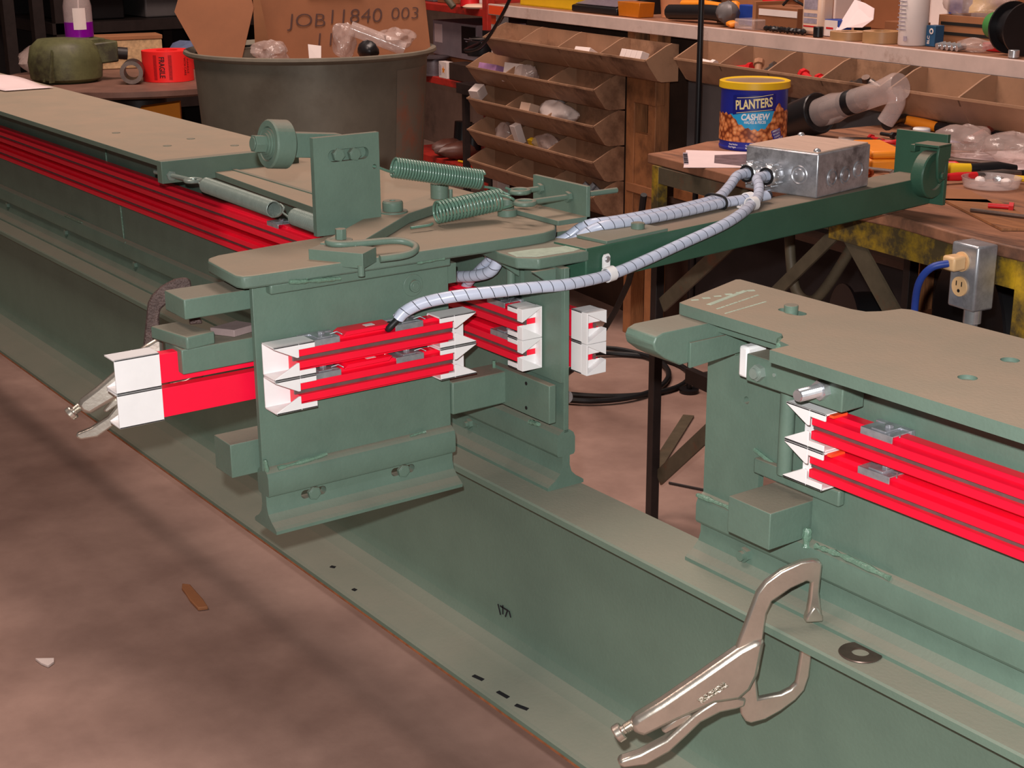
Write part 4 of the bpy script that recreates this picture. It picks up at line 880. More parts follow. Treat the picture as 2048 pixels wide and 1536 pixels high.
t.add('cord', gb().tube(catmull([(1.022, -.105, .850), (1.005, -.125, .842), (.985, -.13, .815), (.968, -.12, .77), (.962, -.11, .71), (.965, -.10, .60), (.985, -.09, .30), (.95, -.05, .012), (.7, .05, .008)], 6), .0062, 10), M_blue, smooth=60, label='blue cord')
# reels and clutter under the bench
for i, (s, q, z, r, lb) in enumerate(((.235, .42, .476, .11, 'small black cable reel standing under the bench'), (.575, .46, .545, .18, 'large black cable reel standing under the bench'))):
    t = bthing('cable_reel', lb, 'reel', s, q, .365)
    ax = Vector((-.35, -.93, .0)).normalized(); c = Vector((s, q, .366 + r))
    for k in (-.045, .045): g = gb(); g.lathe([(0, -.003), (r, -.003), (r, .003), (0, .003)], c + ax * k, ax, 36); t.add('flange', g, M_blackp, smooth=30)
    g = gb(); g.lathe([(r * .8, -.042), (r * .82, 0), (r * .8, .042)], c, ax, 32); t.add('cable_winding', g, M_black, smooth=50)
for i, (s, q, w, h, lb) in enumerate(((.80, .62, .16, .20, 'brown carton on the lower bench shelf behind the big reel'), (.98, .45, .12, .14, 'low brown carton beside the bench leg'), (.30, .70, .22, .12, 'flat brown carton at the back of the lower bench shelf'))):
    bsingle('carton', gb().box(s - w / 2, s + w / 2, q - .08, q + .08, .366, .366 + h), M_card2, lb, 'box', s, q, .366, bev=.002)
bsingle('bent_pipe', gb().tube(catmull([(.40, .06, .83), (.405, .06, .74), (.43, .06, .66), (.48, .06, .645), (.53, .06, .69), (.60, .06, .79), (.63, .06, .85)], 6), .011, 10), M_olive, 'bent grey pipe hanging under the bench front', 'pipe', .45, .06, .65)
for i, (a, b) in enumerate((((.10, .3, .372), (.62, .2, .45)), ((.25, .25, .372), (.75, .35, .52)))):
    bsingle('scrap_rod', gb().tube([a, b], .006, 8), M_raw, 'thin rusty rod leaning on the lower bench shelf', 'rod', a[0], a[1], a[2], group='rods under the bench')

# ---- storage bench with bins behind
ZS = 1.068
t = bthing('storage_bench', 'white edged wooden storage bench carrying jars and boxes above tan bins', 'bench', -1, 1.1, 0)
t.add('shelf_board', gb().box(-2.46, 1.0, .845, 1.42, ZS - .030, ZS), M_benchwood, bev=.001)
t.add('front_edge', gb().box(-2.46, 1.0, .83, .845, ZS - .040, ZS + .001), M_whitewood, bev=.002, label='white painted front edge')
t.add('paint_mark', gb().box(-2.455, -2.33, .8292, .830, ZS - .036, ZS - .004), M_orangebit, label='orange spray paint mark')
for s, w, m, z0 in ((-2.445, .045, M_whitewood, 0), (-1.455, .05, M_wood, 0), (-1.325, .045, M_wood, 0), (-.066, .04, M_wood, .0), (.95, .04, M_wood, 0)):
    t.add('post', gb().box(s - w / 2, s + w / 2, .846, .90, z0, ZS - .03), m, bev=.002)
t.add('paint_mark', gb().box(-2.466, -2.424, .8453, .846, ZS - .075, ZS - .04), M_orangebit)
t.add('cross_block', gb().box(-1.43, -1.30, .842, .88, .80, .90), M_wood, bev=.002); t.add('cross_block', gb().box(-1.43, -1.345, .85, .88, .40, .70), M_wood, bev=.002); t.add('cross_block', gb().box(-1.47, -1.28, .842, .88, .50, .53), M_card, bev=.002)
t.add('back_panel', gb().box(-1.30, 1.0, .97, .985, .62, .95), M_grey, label='grey sheet metal panel'); t.add('low_plank', gb().box(-1.30, 1.0, .905, .97, .48, .50), mat('dark_board', (70, 50, 40), .7, var=.2)); t.add('back_board', gb().box(-1.30, 1.0, .99, 1.0, 0, .62), mat('dark_backing', (36, 28, 28), .8, var=.2))  # near-black back_board is added: its colour stands in for the dark below the panel
t.add('panel_lip', gb().box(-1.30, 1.0, .962, .97, .925, .945), M_galv)
t.add('back_board', gb().box(-2.46, 1.0, 1.40, 1.42, ZS, 1.5), M_card2)
t.add('back_board', gb().box(-2.46, -1.30, 1.0, 1.02, 0, ZS - .03), mat('dark_board', (70, 50, 40), .7, var=.2))
def binstrip(label, s0, s1, n, lip, tf, depth=.122, drop=.070, peak=.044):
    t = bthing('parts_bin', label, 'bin', (s0 + s1) / 2, tf + .06, lip - drop)
    zb = lip - drop; th = .004
    prof = [(tf, lip), (tf + .012, lip - .02), (tf + .045, zb + .008), (tf + .06, zb), (tf + depth - .012, zb), (tf + depth, zb + .012), (tf + depth, lip + peak)]
    inner = [(a + (th if i < 4 else -th if i > 4 else 0), b + (th if 1 < i < 6 else 0)) for i, (a, b) in enumerate(prof)]
    t.add('tray', gb().prism([(s0, a, b) for a, b in prof + inner[::-1]], (s1 - s0, 0, 0)), M_bin, smooth=25)
    for i in range(n + 1):
        s = s0 + (s1 - s0) * i / n
        t.add('divider', gb().prism([(s - .003, a, b) for a, b in [(tf, lip), (tf + .012, lip - .02), (tf + .045, zb + .006), (tf + .06, zb), (tf + depth, zb), (tf + depth, lip + peak), (tf + depth * .80, lip + peak + .004), (tf + depth * .62, lip + peak * .92)]], (.006, 0, 0)), M_bin)
    t.add('lip', gb().prism([(s0, tf - .003, lip - .004), (s0, tf + .004, lip - .004), (s0, tf + .004, lip + .002), (s0, tf - .003, lip + .002)], (s1 - s0, 0, 0)), M_bin)
    return t
binstrip('long tan parts bin hung directly under the shelf beside the wooden posts', -2.285, -1.175, 4, .962, .72)
names = ['second tan bin row down, holding boxed parts', 'third tan bin row down, holding a filled clear bag', 'fourth tan bin row down, with a yellow tab inside', 'lowest tan bin row of the stack']
for i, lip in enumerate((.842, .722, .602, .484)): binstrip(names[i], -2.430, -1.485, 3, lip, .72)
binstrip('tan parts bin of four pockets above the grey panel', -.985, -.085, 4, .985, .70)
binstrip('tan parts bin right of the wooden post', -.045, .88, 4, .985, .70)
# things in the bins
def inbox(label, c, sx, sy, sz, m, rz=0, tilt=0, group=None, name='carton'):
    g = gb(); g.cbox(c, sx, sy, sz, 0, Matrix.Rotation(rz, 4, 'Z') @ Matrix.Rotation(tilt, 4, 'X')); return bsingle(name, g, m, label, 'box', c[0], c[1], c[2] - sz / 2, bev=.001, group=group)
inbox('white carton slanting in the long bin', (-1.65, .785, .945), .075, .04, .030, M_boxwhite, .2, -.5)
for k in range(4): inbox('small white carton standing in a row in the long bin', (-1.395 + .0315 * k, .785, .950), .029, .03, .052, M_boxwhite, 0, -.35, 'row of white cartons in the long bin')
inbox('flat pale sheet lying in the long bin', (-1.92, .78, .934), .20, .05, .008, M_boxwhite, 0, .1)
inbox('white carton in a clear bag in the second bin row', (-2.13, .785, .835), .11, .06, .07, M_boxwhite, .15, -.2)
inbox('purple and silver cartons in the second bin row', (-2.33, .775, .83), .13, .045, .045, mat('violet_carton', (190, 140, 190), .35, var=.3), .05, -.3)
g = gb(); g.blob((-2.06, .785, .835), .05, .04, .04, 14, .14, 3); bsingle('plastic_bag', g, M_bag, 'clear bag around the white carton in the bin', 'bag', -2.06, .785, .80)
inbox('white carton leaning out of the third bin row', (-2.385, .745, .745), .045, .05, .045, M_boxwhite, .4, .5)
inbox('cream carton in the third bin row', (-2.03, .775, .715), .06, .045, .045, M_lotion, .1, -.3)
g = gb(); g.blob((-1.83, .78, .725), .115, .045, .042, 16, .10, 9); bsingle('plastic_bag', g, mat('milky_bag', (222, 206, 200), .3, var=.1, alpha=.9, bump=.6, bscale=30), 'milky bag heaped in the third bin row', 'bag', -1.83, .78, .69)
inbox('tilted white carton in the fourth bin row', (-2.10, .765, .62), .035, .03, .075, M_boxwhite, .1, .35)
inbox('yellow tab card in the fourth bin row', (-1.99, .77, .595), .03, .02, .045, M_ytray, .1, .4)
g = gb(); g.blob((-1.90, .78, .605), .085, .04, .035, 14, .16, 19); bsingle('plastic_bag', g, M_bag, 'crinkled clear bag in the fourth bin row', 'bag', -1.9, .78, .56)
g = gb(); g.blob((-2.22, .775, .60), .05, .035, .045, 14, .16, 23); bsingle('plastic_bag', g, M_bag, 'small upright clear bag in the fourth bin row', 'bag', -2.22, .775, .56)
for i, (s, z) in enumerate(((-1.68, .470), (-1.63, .475), (-1.60, .465))): g = gb(); g.cyl((s, .76, z - .03), (s + .03, .80, z + .03), .012, 12); bsingle('pipe_fitting', g, M_galv, 'small metal fitting lying in the lowest bin row', 'fitting', s, .76, z - .03, group='fittings in the lowest bin')
for i, (s, m) in enumerate(((-.73, M_redp), (-.62, M_steel), (-.66, mat('tan_part', (170, 120, 90), .6)), (-.44, M_redp), (-.37, M_redp), (-.245, M_steel), (-.20, M_raw), (-.155, M_steel), (-.91, M_boxwhite))):
    a = .4 + i * .7; c = Vector((s, .765, .972)); d = Vector((math.cos(a), .2, .35 * math.sin(a))).normalized()
    g = gb(); g.cyl(c - d * .03, c + d * .03, .011, 10); g.cyl(c + d * .02, c + d * .034, .016, 8); bsingle('bin_part', g, m, 'small metal or plastic part lying in the bins above the panel', 'part', s, .775, .945, group='parts in the upper right bins')

# ---- goods standing on the storage bench
Zg = ZS + .001
def tray(label, s0, s1, t0, t1, h, m, name='tray'):
    t = bthing(name, label, name.split('_')[-1], (s0 + s1) / 2, (t0 + t1) / 2, Zg)
    t.add('base', gb().box(s0, s1, t0, t1, Zg, Zg + .004), m)
    for a in ((s0, s1, t0, t0 + .004), (s0, s1, t1 - .004, t1), (s0, s0 + .004, t0, t1), (s1 - .004, s1, t0, t1)): t.add('side', gb().box(*a, Zg, Zg + h), m, bev=.001)
    return t
t = tray('yellow plastic tray at the end of the storage bench', -2.33, -1.90, .90, 1.20, .062, M_ytray, 'plastic_tray')
t.add('rim', gb().box(-2.335, -1.895, .893, .899, Zg + .054, Zg + .066), M_ytray, bev=.002)
t = bthing('desk_scale', 'grey sloping desk scale beside the yellow tray', 'scale', -1.72, .98, Zg)
t.add('body', gb().prism([(-1.90, .875, Zg), (-1.90, 1.10, Zg), (-1.90, 1.10, Zg + .075), (-1.90, .875, Zg + .022)], (.30, 0, 0)), M_blackp, bev=.004)
t.add('panel', gb().prism([(-1.885, .885, Zg + .0265), (-1.615, .885, Zg + .0265), (-1.615, 1.09, Zg + .0740), (-1.885, 1.09, Zg + .0740)], (0, 0, .0015)), mat('scale_panel', (112, 102, 112), .5, var=.2, scale=60), label='grey panel')
g = gb(); g.prism([(-1.585, .875, Zg), (-1.593, .875, Zg + .048), (-1.455, .875, Zg + .048), (-1.463, .875, Zg)], (0, .06, 0)); bsingle('amber_box', g, M_amber, 'amber tinted plastic box beside the desk scale', 'box', -1.54, .90, Zg, bev=.002)
g = gb(); g.lathe([(.0, 0), (.055, 0), (.062, .08), (.064, .085)], (-1.43, 1.01, Zg), (0, 0, 1), 26); bsingle('clear_tub', g, mat('peach_tub', (214, 150, 110), .3, var=.1, alpha=.85), 'translucent peach tub between the amber box and the drill', 'tub', -1.44, .97, Zg)
t = bthing('power_drill', 'black and orange power tool lying on the storage bench', 'tool', -1.18, .93, Zg)
t.add('body', gb().tube(catmull([(-1.32, .905, Zg + .026), (-1.22, .91, Zg + .030), (-1.12, .92, Zg + .034), (-1.04, .93, Zg + .03)], 4), .024, 12), M_blackp); t.add('grip', gb().tube([(-1.28, .925, Zg + .052), (-1.18, .94, Zg + .056), (-1.08, .95, Zg + .05)], .012, 10), M_orange)
g = gb(); g.blob((-1.00, .90, Zg + .040), .04, .035, .034, 8, .1, 71); bsingle('grey_pouch', g, M_grey, 'small grey pouch beside the black pole', 'pouch', -1.05, .9, Zg)
for i, (s, q, z) in enumerate(((-.94, .875, Zg + .011), (-1.09, .99, Zg + .047))):
    g = gb(); g.blob((s, q, z), .022, .018, .011 + .01 * i, 8, .1, 80 + i); bsingle('yellow_wire_nut', g, M_orange, ('yellow knob lying at the front edge of the bench', 'yellow knob heaped behind the grey pouch')[i], 'knob', s, q, Zg)
bsingle('parts_heap_box', gb().box(-1.14, -1.04, .96, 1.04, Zg, Zg + .034), M_card, 'low cardboard box under the yellow knob', 'box', -1.09, 1.0, Zg)
bsingle('blue_strip', gb().box(-1.02, -.90, .955, .985, Zg, Zg + .062), M_blue, 'blue plastic strip behind the clear dish', 'strip', -.96, .97, Zg, bev=.003)
bsingle('clear_dish', gb().box(-.915, -.82, .862, .93, Zg, Zg + .030), M_clear, 'clear plastic parts dish at the bench edge', 'dish', -.87, .9, Zg, bev=.004)
g = gb(); g.blob((-.87, .94, Zg + .035), .05, .025, .030, 8, .2, 88); bsingle('plastic_bag', g, M_bag, 'crumpled bag behind the clear dish', 'bag', -.87, .94, Zg)
t = bthing('carton', 'open brown carton with a white band on the storage bench', 'box', -.77, .95, Zg)
t.add('body', gb().box(-.86, -.675, .905, 1.02, Zg, Zg + .068), M_card2, bev=.002); t.add('band', gb().box(-.852, -.674, .9035, .905, Zg + .042, Zg + .060), M_boxwhite); t.add('flap', gb().box(-.878, -.862, .90, 1.02, Zg, Zg + .078), M_card)
t.add('wires', gb().tube(catmull([(-.80, .95, Zg + .07), (-.78, .96, Zg + .09), (-.74, .95, Zg + .085), (-.72, .97, Zg + .07)], 6), .004, 8), M_blackp)
g = gb()
for i in range(16): g.blob((-.755 + .011 * i - .02, .875 + .006 * (i % 3), Zg + .009), .010, .008, .008, 4, .1, 90 + i)
bsingle('black_filings', g, M_blackp, 'heap of small black clips along the bench edge', 'clips', -.68, .88, Zg, kind='stuff')
t = bthing('lotion_bottle', 'tall peach coloured lotion bottle on the storage bench', 'bottle', -.60, .92, Zg)
t.add('body', gb().prism([(-.645, .895, Zg), (-.645, .945, Zg), (-.558, .945, Zg), (-.558, .895, Zg)], (0, 0, .125)), M_lotion, bev=.012); t.add('neck', gb().cyl((-.60, .92, Zg + .123), (-.60, .92, Zg + .150), .016, 16), M_lotion)
for i, (z0, z1, m) in enumerate(((.106, .110, M_pen), (.070, .098, M_label), (.050, .060, M_label), (.022, .026, M_redp), (.032, .046, M_label))): t.add('label_print', gb().box(-.632, -.574, .8944, .8949, Zg + z0, Zg + z1), m)
bsingle('black_film_cap', gb().cyl((-.537, .872, Zg), (-.537, .872, Zg + .028), .014, 18), M_blackp, 'small black cylinder in front of the lotion bottle', 'cap', -.537, .872, Zg, bev=.001)
t = bthing('small_carton', 'small blue and white carton beside the lotion bottle', 'box', -.53, .93, Zg)
t.add('body', gb().box(-.560, -.497, .91, .955, Zg, Zg + .046), M_blue, bev=.001); t.add('face', gb().box(-.559, -.503, .9090, .9099, Zg + .001, Zg + .044), M_boxwhite); t.add('print', gb().box(-.55, -.52, .9084, .9089, Zg + .020, Zg + .025), M_redp)
t = bthing('note_paper', 'pink handwritten note leaning up on the storage bench', 'paper', -.45, .93, Zg)
t.add('sheet', gb().prism([(-.505, .90, Zg + .012), (-.492, .955, Zg + .10), (-.455, .96, Zg + .092), (-.410, .955, Zg + .080), (-.400, .945, Zg + .052), (-.425, .93, Zg + .030), (-.47, .915, Zg + .028)], (0, .0012, 0)), M_paper, smooth=0)
t.add('foot', gb().box(-.47, -.43, .94, .965, Zg, Zg + .03), M_blackp)
for i, (s, q, lb) in enumerate(((-.425, .885, 'flat tape roll in front of the pink note'), (-.305, .895, 'thick tan tape roll beside the spray can'))):
    g = gb(); r = .050; h = .022 + .008 * i; g.lathe([(.022, 0), (r, 0), (r, h), (.022, h), (.022, 0)], (s, q, Zg), (0, 0, 1), 28); bsingle('tape_roll', g, mat('tan_tape', (176, 134, 92), .4, var=.1), lb, 'tape', s, q, Zg)
inbox('green edged flat box behind the tape roll', (-.31, .985, Zg + .025), .11, .06, .05, M_card2)
t = bthing('spray_can', 'tall white spray can with grey print on the storage bench', 'spray can', -.21, .915, Zg)
g = gb(); g.lathe([(0, 0), (.036, 0), (.0375, .003), (.0375, .140), (.034, .146), (.022, .155), (0, .156)], (-.21, .915, Zg), (0, 0, 1), 28); t.add('can', g, M_boxwhite, smooth=35)
g = gb()
for i in range(9): g.cbox((-.213, .8768, Zg + .040 + .010 * i), .034 - .004 * (i % 3), .0006, .0025)
t.add('print_lines', g, M_label, smooth=0, kind='stuff')
t.add('bar_code', gb().box(-.203, -.19, .8766, .8772, Zg + .012, Zg + .024), M_label)
t = bthing('small_carton', 'small dark blue upright carton behind the spray can', 'box', -.15, .935, Zg)
t.add('body', gb().box(-.168, -.135, .92, .95, Zg, Zg + .052), mat('dark_blue_carton', (40, 84, 120), .5, var=.1), bev=.001); g = gb(); g.lathe([(.004, 0), (.0075, .0005), (.004, .001)], (-.148, .9195, Zg + .038), (0, -1, 0), 18); t.add('ring_print', g, M_boxwhite); g = gb(); text(g, 'BLC', .012, lambda x, y: Vector((-.157 - y * 1.0, .9192, Zg + .016 + x)), .0003); t.add('lettering', g, M_boxwhite, smooth=0)
t = tray('open cardboard tray behind the spray can', -.20, .02, .99, 1.12, .075, M_card, 'cardboard_tray')
for z in (.025, .050): t.add('slot', gb().box(-.19, .0, .9885, .9899, Zg + z, Zg + z + .008), M_dark)
g = gb(); g.blob((-.12, 1.06, Zg + .10), .11, .06, .05, 16, .15, 61); bsingle('plastic_bag', g, M_bag, 'large clear bag heaped in the cardboard tray', 'bag', -.12, 1.06, Zg + .05)
t = bthing('wire_spool', 'black wire spool with a green core lying on the storage bench', 'spool', .12, .93, Zg)
ax = Vector((1, -.25, 0)).normalized(); c = Vector((.12, .93, Zg + .0625))
for k, r, m in ((-.012, .062, M_blackp), (.05, .062, M_blackp)): g = gb(); g.lathe([(0, -.003), (r, -.003), (r, .003), (0, .003)], c + ax * k, ax, 32); t.add('flange', g, m, smooth=30)
g = gb(); g.lathe([(.045, -.01), (.045, .048)], c, ax, 28); t.add('winding', g, M_blackp)
g = gb(); g.lathe([(0, -.085), (.019, -.085), (.019, -.03), (.0, -.03)], c, ax, 22); t.add('core', g, M_boxwhite, smooth=30); g = gb(); g.lathe([(.020, -.092), (.032, -.092), (.032, -.065), (.020, -.065), (.020, -.092)], c, ax, 26); t.add('cap_ring', g, M_greenp, smooth=30, label='green ring')
for i in range(5): g = gb(); g.cyl((-.075 + .017 * i, .872, Zg + .008), (-.070 + .017 * i, .895, Zg + .012), .008, 10); bsingle('steel_slug', g, M_zinc, 'bright steel slug at the bench edge beside the dark carton', 'slug', -.075 + .017 * i, .88, Zg, group='steel slugs on the bench edge')
g = gb(); g.blob((.02, .905, Zg + .016), .05, .028, .016, 14, .15, 41); bsingle('plastic_bag', g, M_bag, 'small flat bag beside the steel slugs', 'bag', .02, .905, Zg)
bsingle('red_strip', gb().box(.005, .075, .945, .965, Zg, Zg + .02), M_redp, 'red plastic strip behind the small flat bag', 'strip', .04, .955, Zg, bev=.003)
bsingle('socket', gb().cyl((.185, .868, Zg), (.185, .868, Zg + .018), .013, 18), M_zinc, 'bright steel socket standing under the black spool', 'socket', .185, .868, Zg, bev=.001)
# second row of goods at the back of the storage bench
for i, (s_, w, d_, h, m, lb) in enumerate(((-2.05, .30, .12, .16, M_card2, 'brown carton behind the yellow tray'), (-1.70, .22, .10, .20, M_grey, 'grey carton behind the desk scale'), (-1.25, .26, .12, .17, M_card, 'tan carton behind the power tool'), (-.93, .13, .10, .21, M_boxwhite, 'tall white carton behind the blue strip'),
        (-.66, .16, .10, .14, M_card2, 'brown carton behind the lotion bottle'), (-.46, .14, .08, .19, M_boxwhite, 'pale carton behind the pink note'), (-.36, .05, .05, .17, M_blue, 'blue canister box behind the tape rolls'), (.22, .16, .10, .18, M_card, 'tan carton behind the black wire spool'), (.45, .2, .14, .14, M_grey, 'grey bin at the far end of the storage bench'))):
    bsingle('carton', gb().box(s_ - w / 2, s_ + w / 2, 1.20, 1.20 + d_, Zg, Zg + h), m, lb, 'box', s_, 1.25, Zg, bev=.003)
for i, (s_, m, lb) in enumerate(((-1.47, M_blackp, 'black jar behind the peach tub'), (-1.12, M_redp, 'red jar behind the low cardboard box'), (-.22, M_ytray, 'yellow jar behind the cardboard tray'))):
    g = gb(); g.lathe([(0, 0), (.035, 0), (.038, .005), (.038, .085), (.030, .095), (.030, .115), (0, .116)], (s_, 1.165, Zg), (0, 0, 1), 22); bsingle('jar', g, m, lb, 'jar', s_, 1.165, Zg)
# thin black pole standing behind the can
t = bthing('lamp_pole', 'thin black pole standing on the floor in front of the bins', 'pole', -.79, .655, 0)
t.add('pole', gb().cyl((-.79, .655, .012), (-.79, .655, 1.75), .0085, 12), M_blackp); t.add('foot', gb().cyl((-.79, .655, 0), (-.79, .655, .012), .03, 20), M_blackp)
t = bthing('blue_bin', 'blue plastic bin on the low plank below the wooden posts', 'bin', -1.0, .89, .50)
t.add('tub', gb().box(-1.27, -.72, .908, .965, .5005, .60), M_blue, bev=.004); t.add('slat', gb().box(-1.27, -.80, .902, .9075, .5005, .535), M_wood, bev=.002)

# ---- red steel shelving with its load
t = bthing('steel_shelving', 'red steel shelving unit beside the storage bench', 'shelving', -3.1, 1.2, 0)
for s, q in ((-2.72, .965), (-3.62, .965), (-2.72, 1.45), (-3.62, 1.45)): t.add('post', gb().box(s - .022, s + .022, q - .018, q + .018, 0, 1.75), M_redshelf, bev=.002)
for z in (.335, .690, 1.0): t.add('shelf', gb().box(-3.60, -2.74, .95, 1.46, z, z + .030), M_redshelf, bev=.002)
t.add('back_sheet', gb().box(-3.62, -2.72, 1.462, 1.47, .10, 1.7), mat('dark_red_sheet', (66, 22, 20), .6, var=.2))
z1 = .7205
t = bthing('carton', 'grey white carton with a black label on the red shelf', 'box', -3.2, 1.1, z1)
t.add('body', gb().box(-3.46, -3.02, 1.06, 1.30, z1 + .075, z1 + .225), mat('grey_carton', (160, 146, 152), .6, var=.1), bev=.002); t.add('label', gb().box(-3.165, -3.03, 1.0585, 1.0595, z1 + .10, z1 + .215), M_blackp, label='black printed label'); t.add('white_panel', gb().box(-3.44, -3.36, 1.0585, 1.0595, z1 + .13, z1 + .21), M_paper)
t.add('print_line', gb().box(-3.14, -3.06, 1.0578, 1.0584, z1 + .160, z1 + .164), M_label); t.add('print_line', gb().box(-3.125, -3.06, 1.0578, 1.0584, z1 + .150, z1 + .154), M_label)
bsingle('carton', gb().box(-3.47, -3.0, 1.065, 1.32, z1 + .0005, z1 + .074), M_card2, 'low brown carton under the grey white carton', 'box', -3.2, 1.1, z1, bev=.002)
t = bthing('wire_spool', 'grey wire spool on the middle red shelf', 'spool', -3.30, 1.0, z1)
g = gb(); g.lathe([(0, 0), (.072, 0), (.072, .006), (.062, .007), (.064, .04), (.062, .072), (.072, .073), (.072, .080), (0, .080)], (-3.30, .985, z1), (0, 0, 1), 28); t.add('winding', g, mat('grey_wire', (104, 94, 98), .4, metal=.5, var=.3, scale=90, stretch=(1, 1, 8)), smooth=30)
t = bthing('small_carton', 'small white carton with an orange star on the red shelf edge', 'box', -3.12, .965, z1)
t.add('body', gb().box(-3.175, -3.095, .952, .985, z1 + .0005, z1 + .070), M_boxwhite, bev=.001)
st = [(-3.128 + (.017 if i % 2 == 0 else .007) * math.cos(PI/2 + i * PI/5), .9515, z1 + .036 + (.017 if i % 2 == 0 else .007) * math.sin(PI/2 + i * PI/5)) for i in range(10)]
t.add('star', gb().prism(st, (0, -.0006, 0)), M_orange, smooth=0)
t.add('print_line', gb().box(-3.166, -3.160, .9508, .9515, z1 + .012, z1 + .06), M_label); t.add('print_line', gb().box(-3.155, -3.150, .9508, .9515, z1 + .015, z1 + .055), M_label)
bsingle('dark_tool_box', gb().box(-3.08, -2.79, .955, 1.04, z1 + .0005, z1 + .072), mat('dark_brown_box', (58, 42, 36), .6, var=.25), 'dark brown box on the middle red shelf', 'box', -2.95, 1.0, z1, bev=.003)
z2 = 1.0305
bsingle('red_cup', gb().cyl((-2.93, .985, z2), (-2.93, .985, z2 + .055), .04, 24), M_redp, 'red plastic cup on the top red shelf', 'cup', -2.93, .985, z2, bev=.002)
bsingle('white_jug', gb().prism([(-3.06, 1.0, z2), (-2.98, 1.0, z2), (-3.0, 1.0, z2 + .12), (-3.08, 1.0, z2 + .12)], (0, .08, 0)), M_boxwhite, 'white jug tilted behind the red cup', 'jug', -3.03, 1.04, z2, bev=.01)
bsingle('wicker_disc', gb().lathe([(0, 0), (.07, 0), (.075, .006), (.06, .014), (0, .014)], (-2.83, .985, z2), (0, 0, 1), 26), M_lotion, 'tan woven disc beside the red cup', 'disc', -2.83, .985, z2)
for i, (s, w, h, m, lb) in enumerate(((-3.2, .16, .08, M_card2, 'brown carton on the top red shelf'), (-3.42, .2, .06, M_grey, 'grey tray on the top red shelf'))): bsingle('carton', gb().box(s - w/2, s + w/2, 1.0, 1.2, z2, z2 + h), m, lb, 'box', s, 1.1, z2, bev=.003)
z3 = .3655
t = bthing('work_boots', 'dark leather boots on the bottom red shelf', 'boots', -3.2, 1.05, z3)
for i, s in enumerate((-3.22, -3.12)): t.add('boot', gb().blob((s, 1.03, z3 + .04), .045, .10, .04, 8, .08, 100 + i), mat('boot_leather', (92, 56, 46), .4, var=.3)); t.add('shaft', gb().cyl((s, 1.08, z3 + .04), (s, 1.09, z3 + .15), .04, 14), M_blackp)
for i, (a, b, m, lb) in enumerate((((-3.05, .98), (-2.90, 1.0), M_ytray, 'yellow pencil on the bottom red shelf'), ((-3.0, 1.02), (-2.8, .97), M_steel, 'steel rod on the bottom red shelf'))): bsingle('thin_rod', gb().tube([(a[0], a[1], z3 + .006), (b[0], b[1], z3 + .006)], .005, 8), m, lb, 'rod', a[0], a[1], z3)
# dark tool cart in front of the shelving
t = bthing('tool_stand', 'dark steel stand in front of the red shelving', 'stand', -2.63, .88, 0)
for s in (-2.75, -2.52): t.add('leg', gb().box(s - .012, s + .012, .86, .884, 0, .72), M_leg)
t.add('tray', gb().box(-2.775, -2.50, .84, .93, .70, .742), M_leg, bev=.002); t.add('rung', gb().box(-2.75, -2.52, .866, .878, .36, .38), M_leg)
t = bthing('hose_coupling', 'black round hose coupling hung on the red shelf post', 'coupling', -2.60, .86, .86)
g = gb(); g.lathe([(.030, 0), (.055, 0), (.058, .01), (.055, .055), (.030, .058), (.030, 0)], (-2.60, .87, .862), (0, 0, 1), 26); t.add('ring', g, M_blackp, smooth=35); t.add('bracket', gb().box(-2.65, -2.58, .90, .95, .90, .955), M_blackp); g = gb(); g.lathe([(.046, 0), (.05, .003), (.046, .006)], (-2.60, .87, .925), (0, 0, 1), 24); t.add('steel_ring', g, M_steel)
bsingle('hanging_cord', gb().tube(catmull([(-2.575, .86, .915), (-2.40, .70, .905), (-2.26, .69, .925), (-2.14, .69, 1.0), (-2.02, .69, 1.105), (-1.92, .70, 1.25), (-1.86, .75, 1.6)], 6), .0065, 8), M_blackp, 'black cord hanging down in front of the bins to the coupling', 'cord', -2.4, .8, .91)

# ---- tapered drum with scrap cardboard
dc = Vector((-4.27, 2.27, 0)); RD = .395; ZD = 1.0
t = Thing('scrap_drum', 'large tapered grey metal drum filled with scrap packaging', 'drum', dc)
t.add('shell', G().lathe([(0, .01), (.30, .01), (.305, 0), (RD - .03, ZD - .02), (RD - .034, ZD - .02), (.300, .016), (0, .016)], dc, (0, 0, 1), 64), M_drum, smooth=30)
t.add('rim', G().lathe([(RD - .036, ZD - .022), (RD - .010, ZD - .016), (RD, ZD - .008), (RD - .002, ZD), (RD - .010, ZD + .002), (RD - .034, ZD - .012)], dc, (0, 0, 1), 64), M_drum, smooth=40)
a = math.atan2(-dc.y, -dc.x) + 1.05
g = G(); g.grid(lambda u, v: dc + Vector((math.cos(a + (u - .5) * .55) * (.3053 + (RD - .0303 - .305) * (.30 + .67 * v) + .0006), math.sin(a + (u - .5) * .55) * (.3053 + (RD - .0303 - .305) * (.30 + .67 * v) + .0006), (ZD - .02) * (.30 + .67 * v))), 10, 6)
def fademat():
    m = mat('faded_orange_paint', (176, 84, 48), .6, var=.3, scale=5, spots=(126, 114, 100), spot_amt=1.15); return m
t.add('paint_patch', g, fademat(), label='faded orange paint patch')
t.add('fill', G().lathe([(0, ZD - .10), (RD - .05, ZD - .10)], dc, (0, 0, 1), 32), M_card2)
vr = Vector((.5812, .8137, 0)); vf = Vector((-.814, .581, 0))   # across / away, seen from the aisle
def dp(u, w, z): return dc + vr * u + vf * w + Vector((0, 0, z))
def board(label, pts, th=.006, m=M_card2):
    g = G(); g.prism([dp(*p) for p in pts], vf * th); c = dp(*pts[0]); return single('cardboard_piece', g, m, label, 'cardboard', loc=c, smooth=0)
tb = Thing('cardboard_piece', 'brown cardboard flap with pen writing standing in the drum', 'cardboard', dp(.1, .02, ZD - .1))
def wv(z): return .02 + .06 * (z + .10) / .245
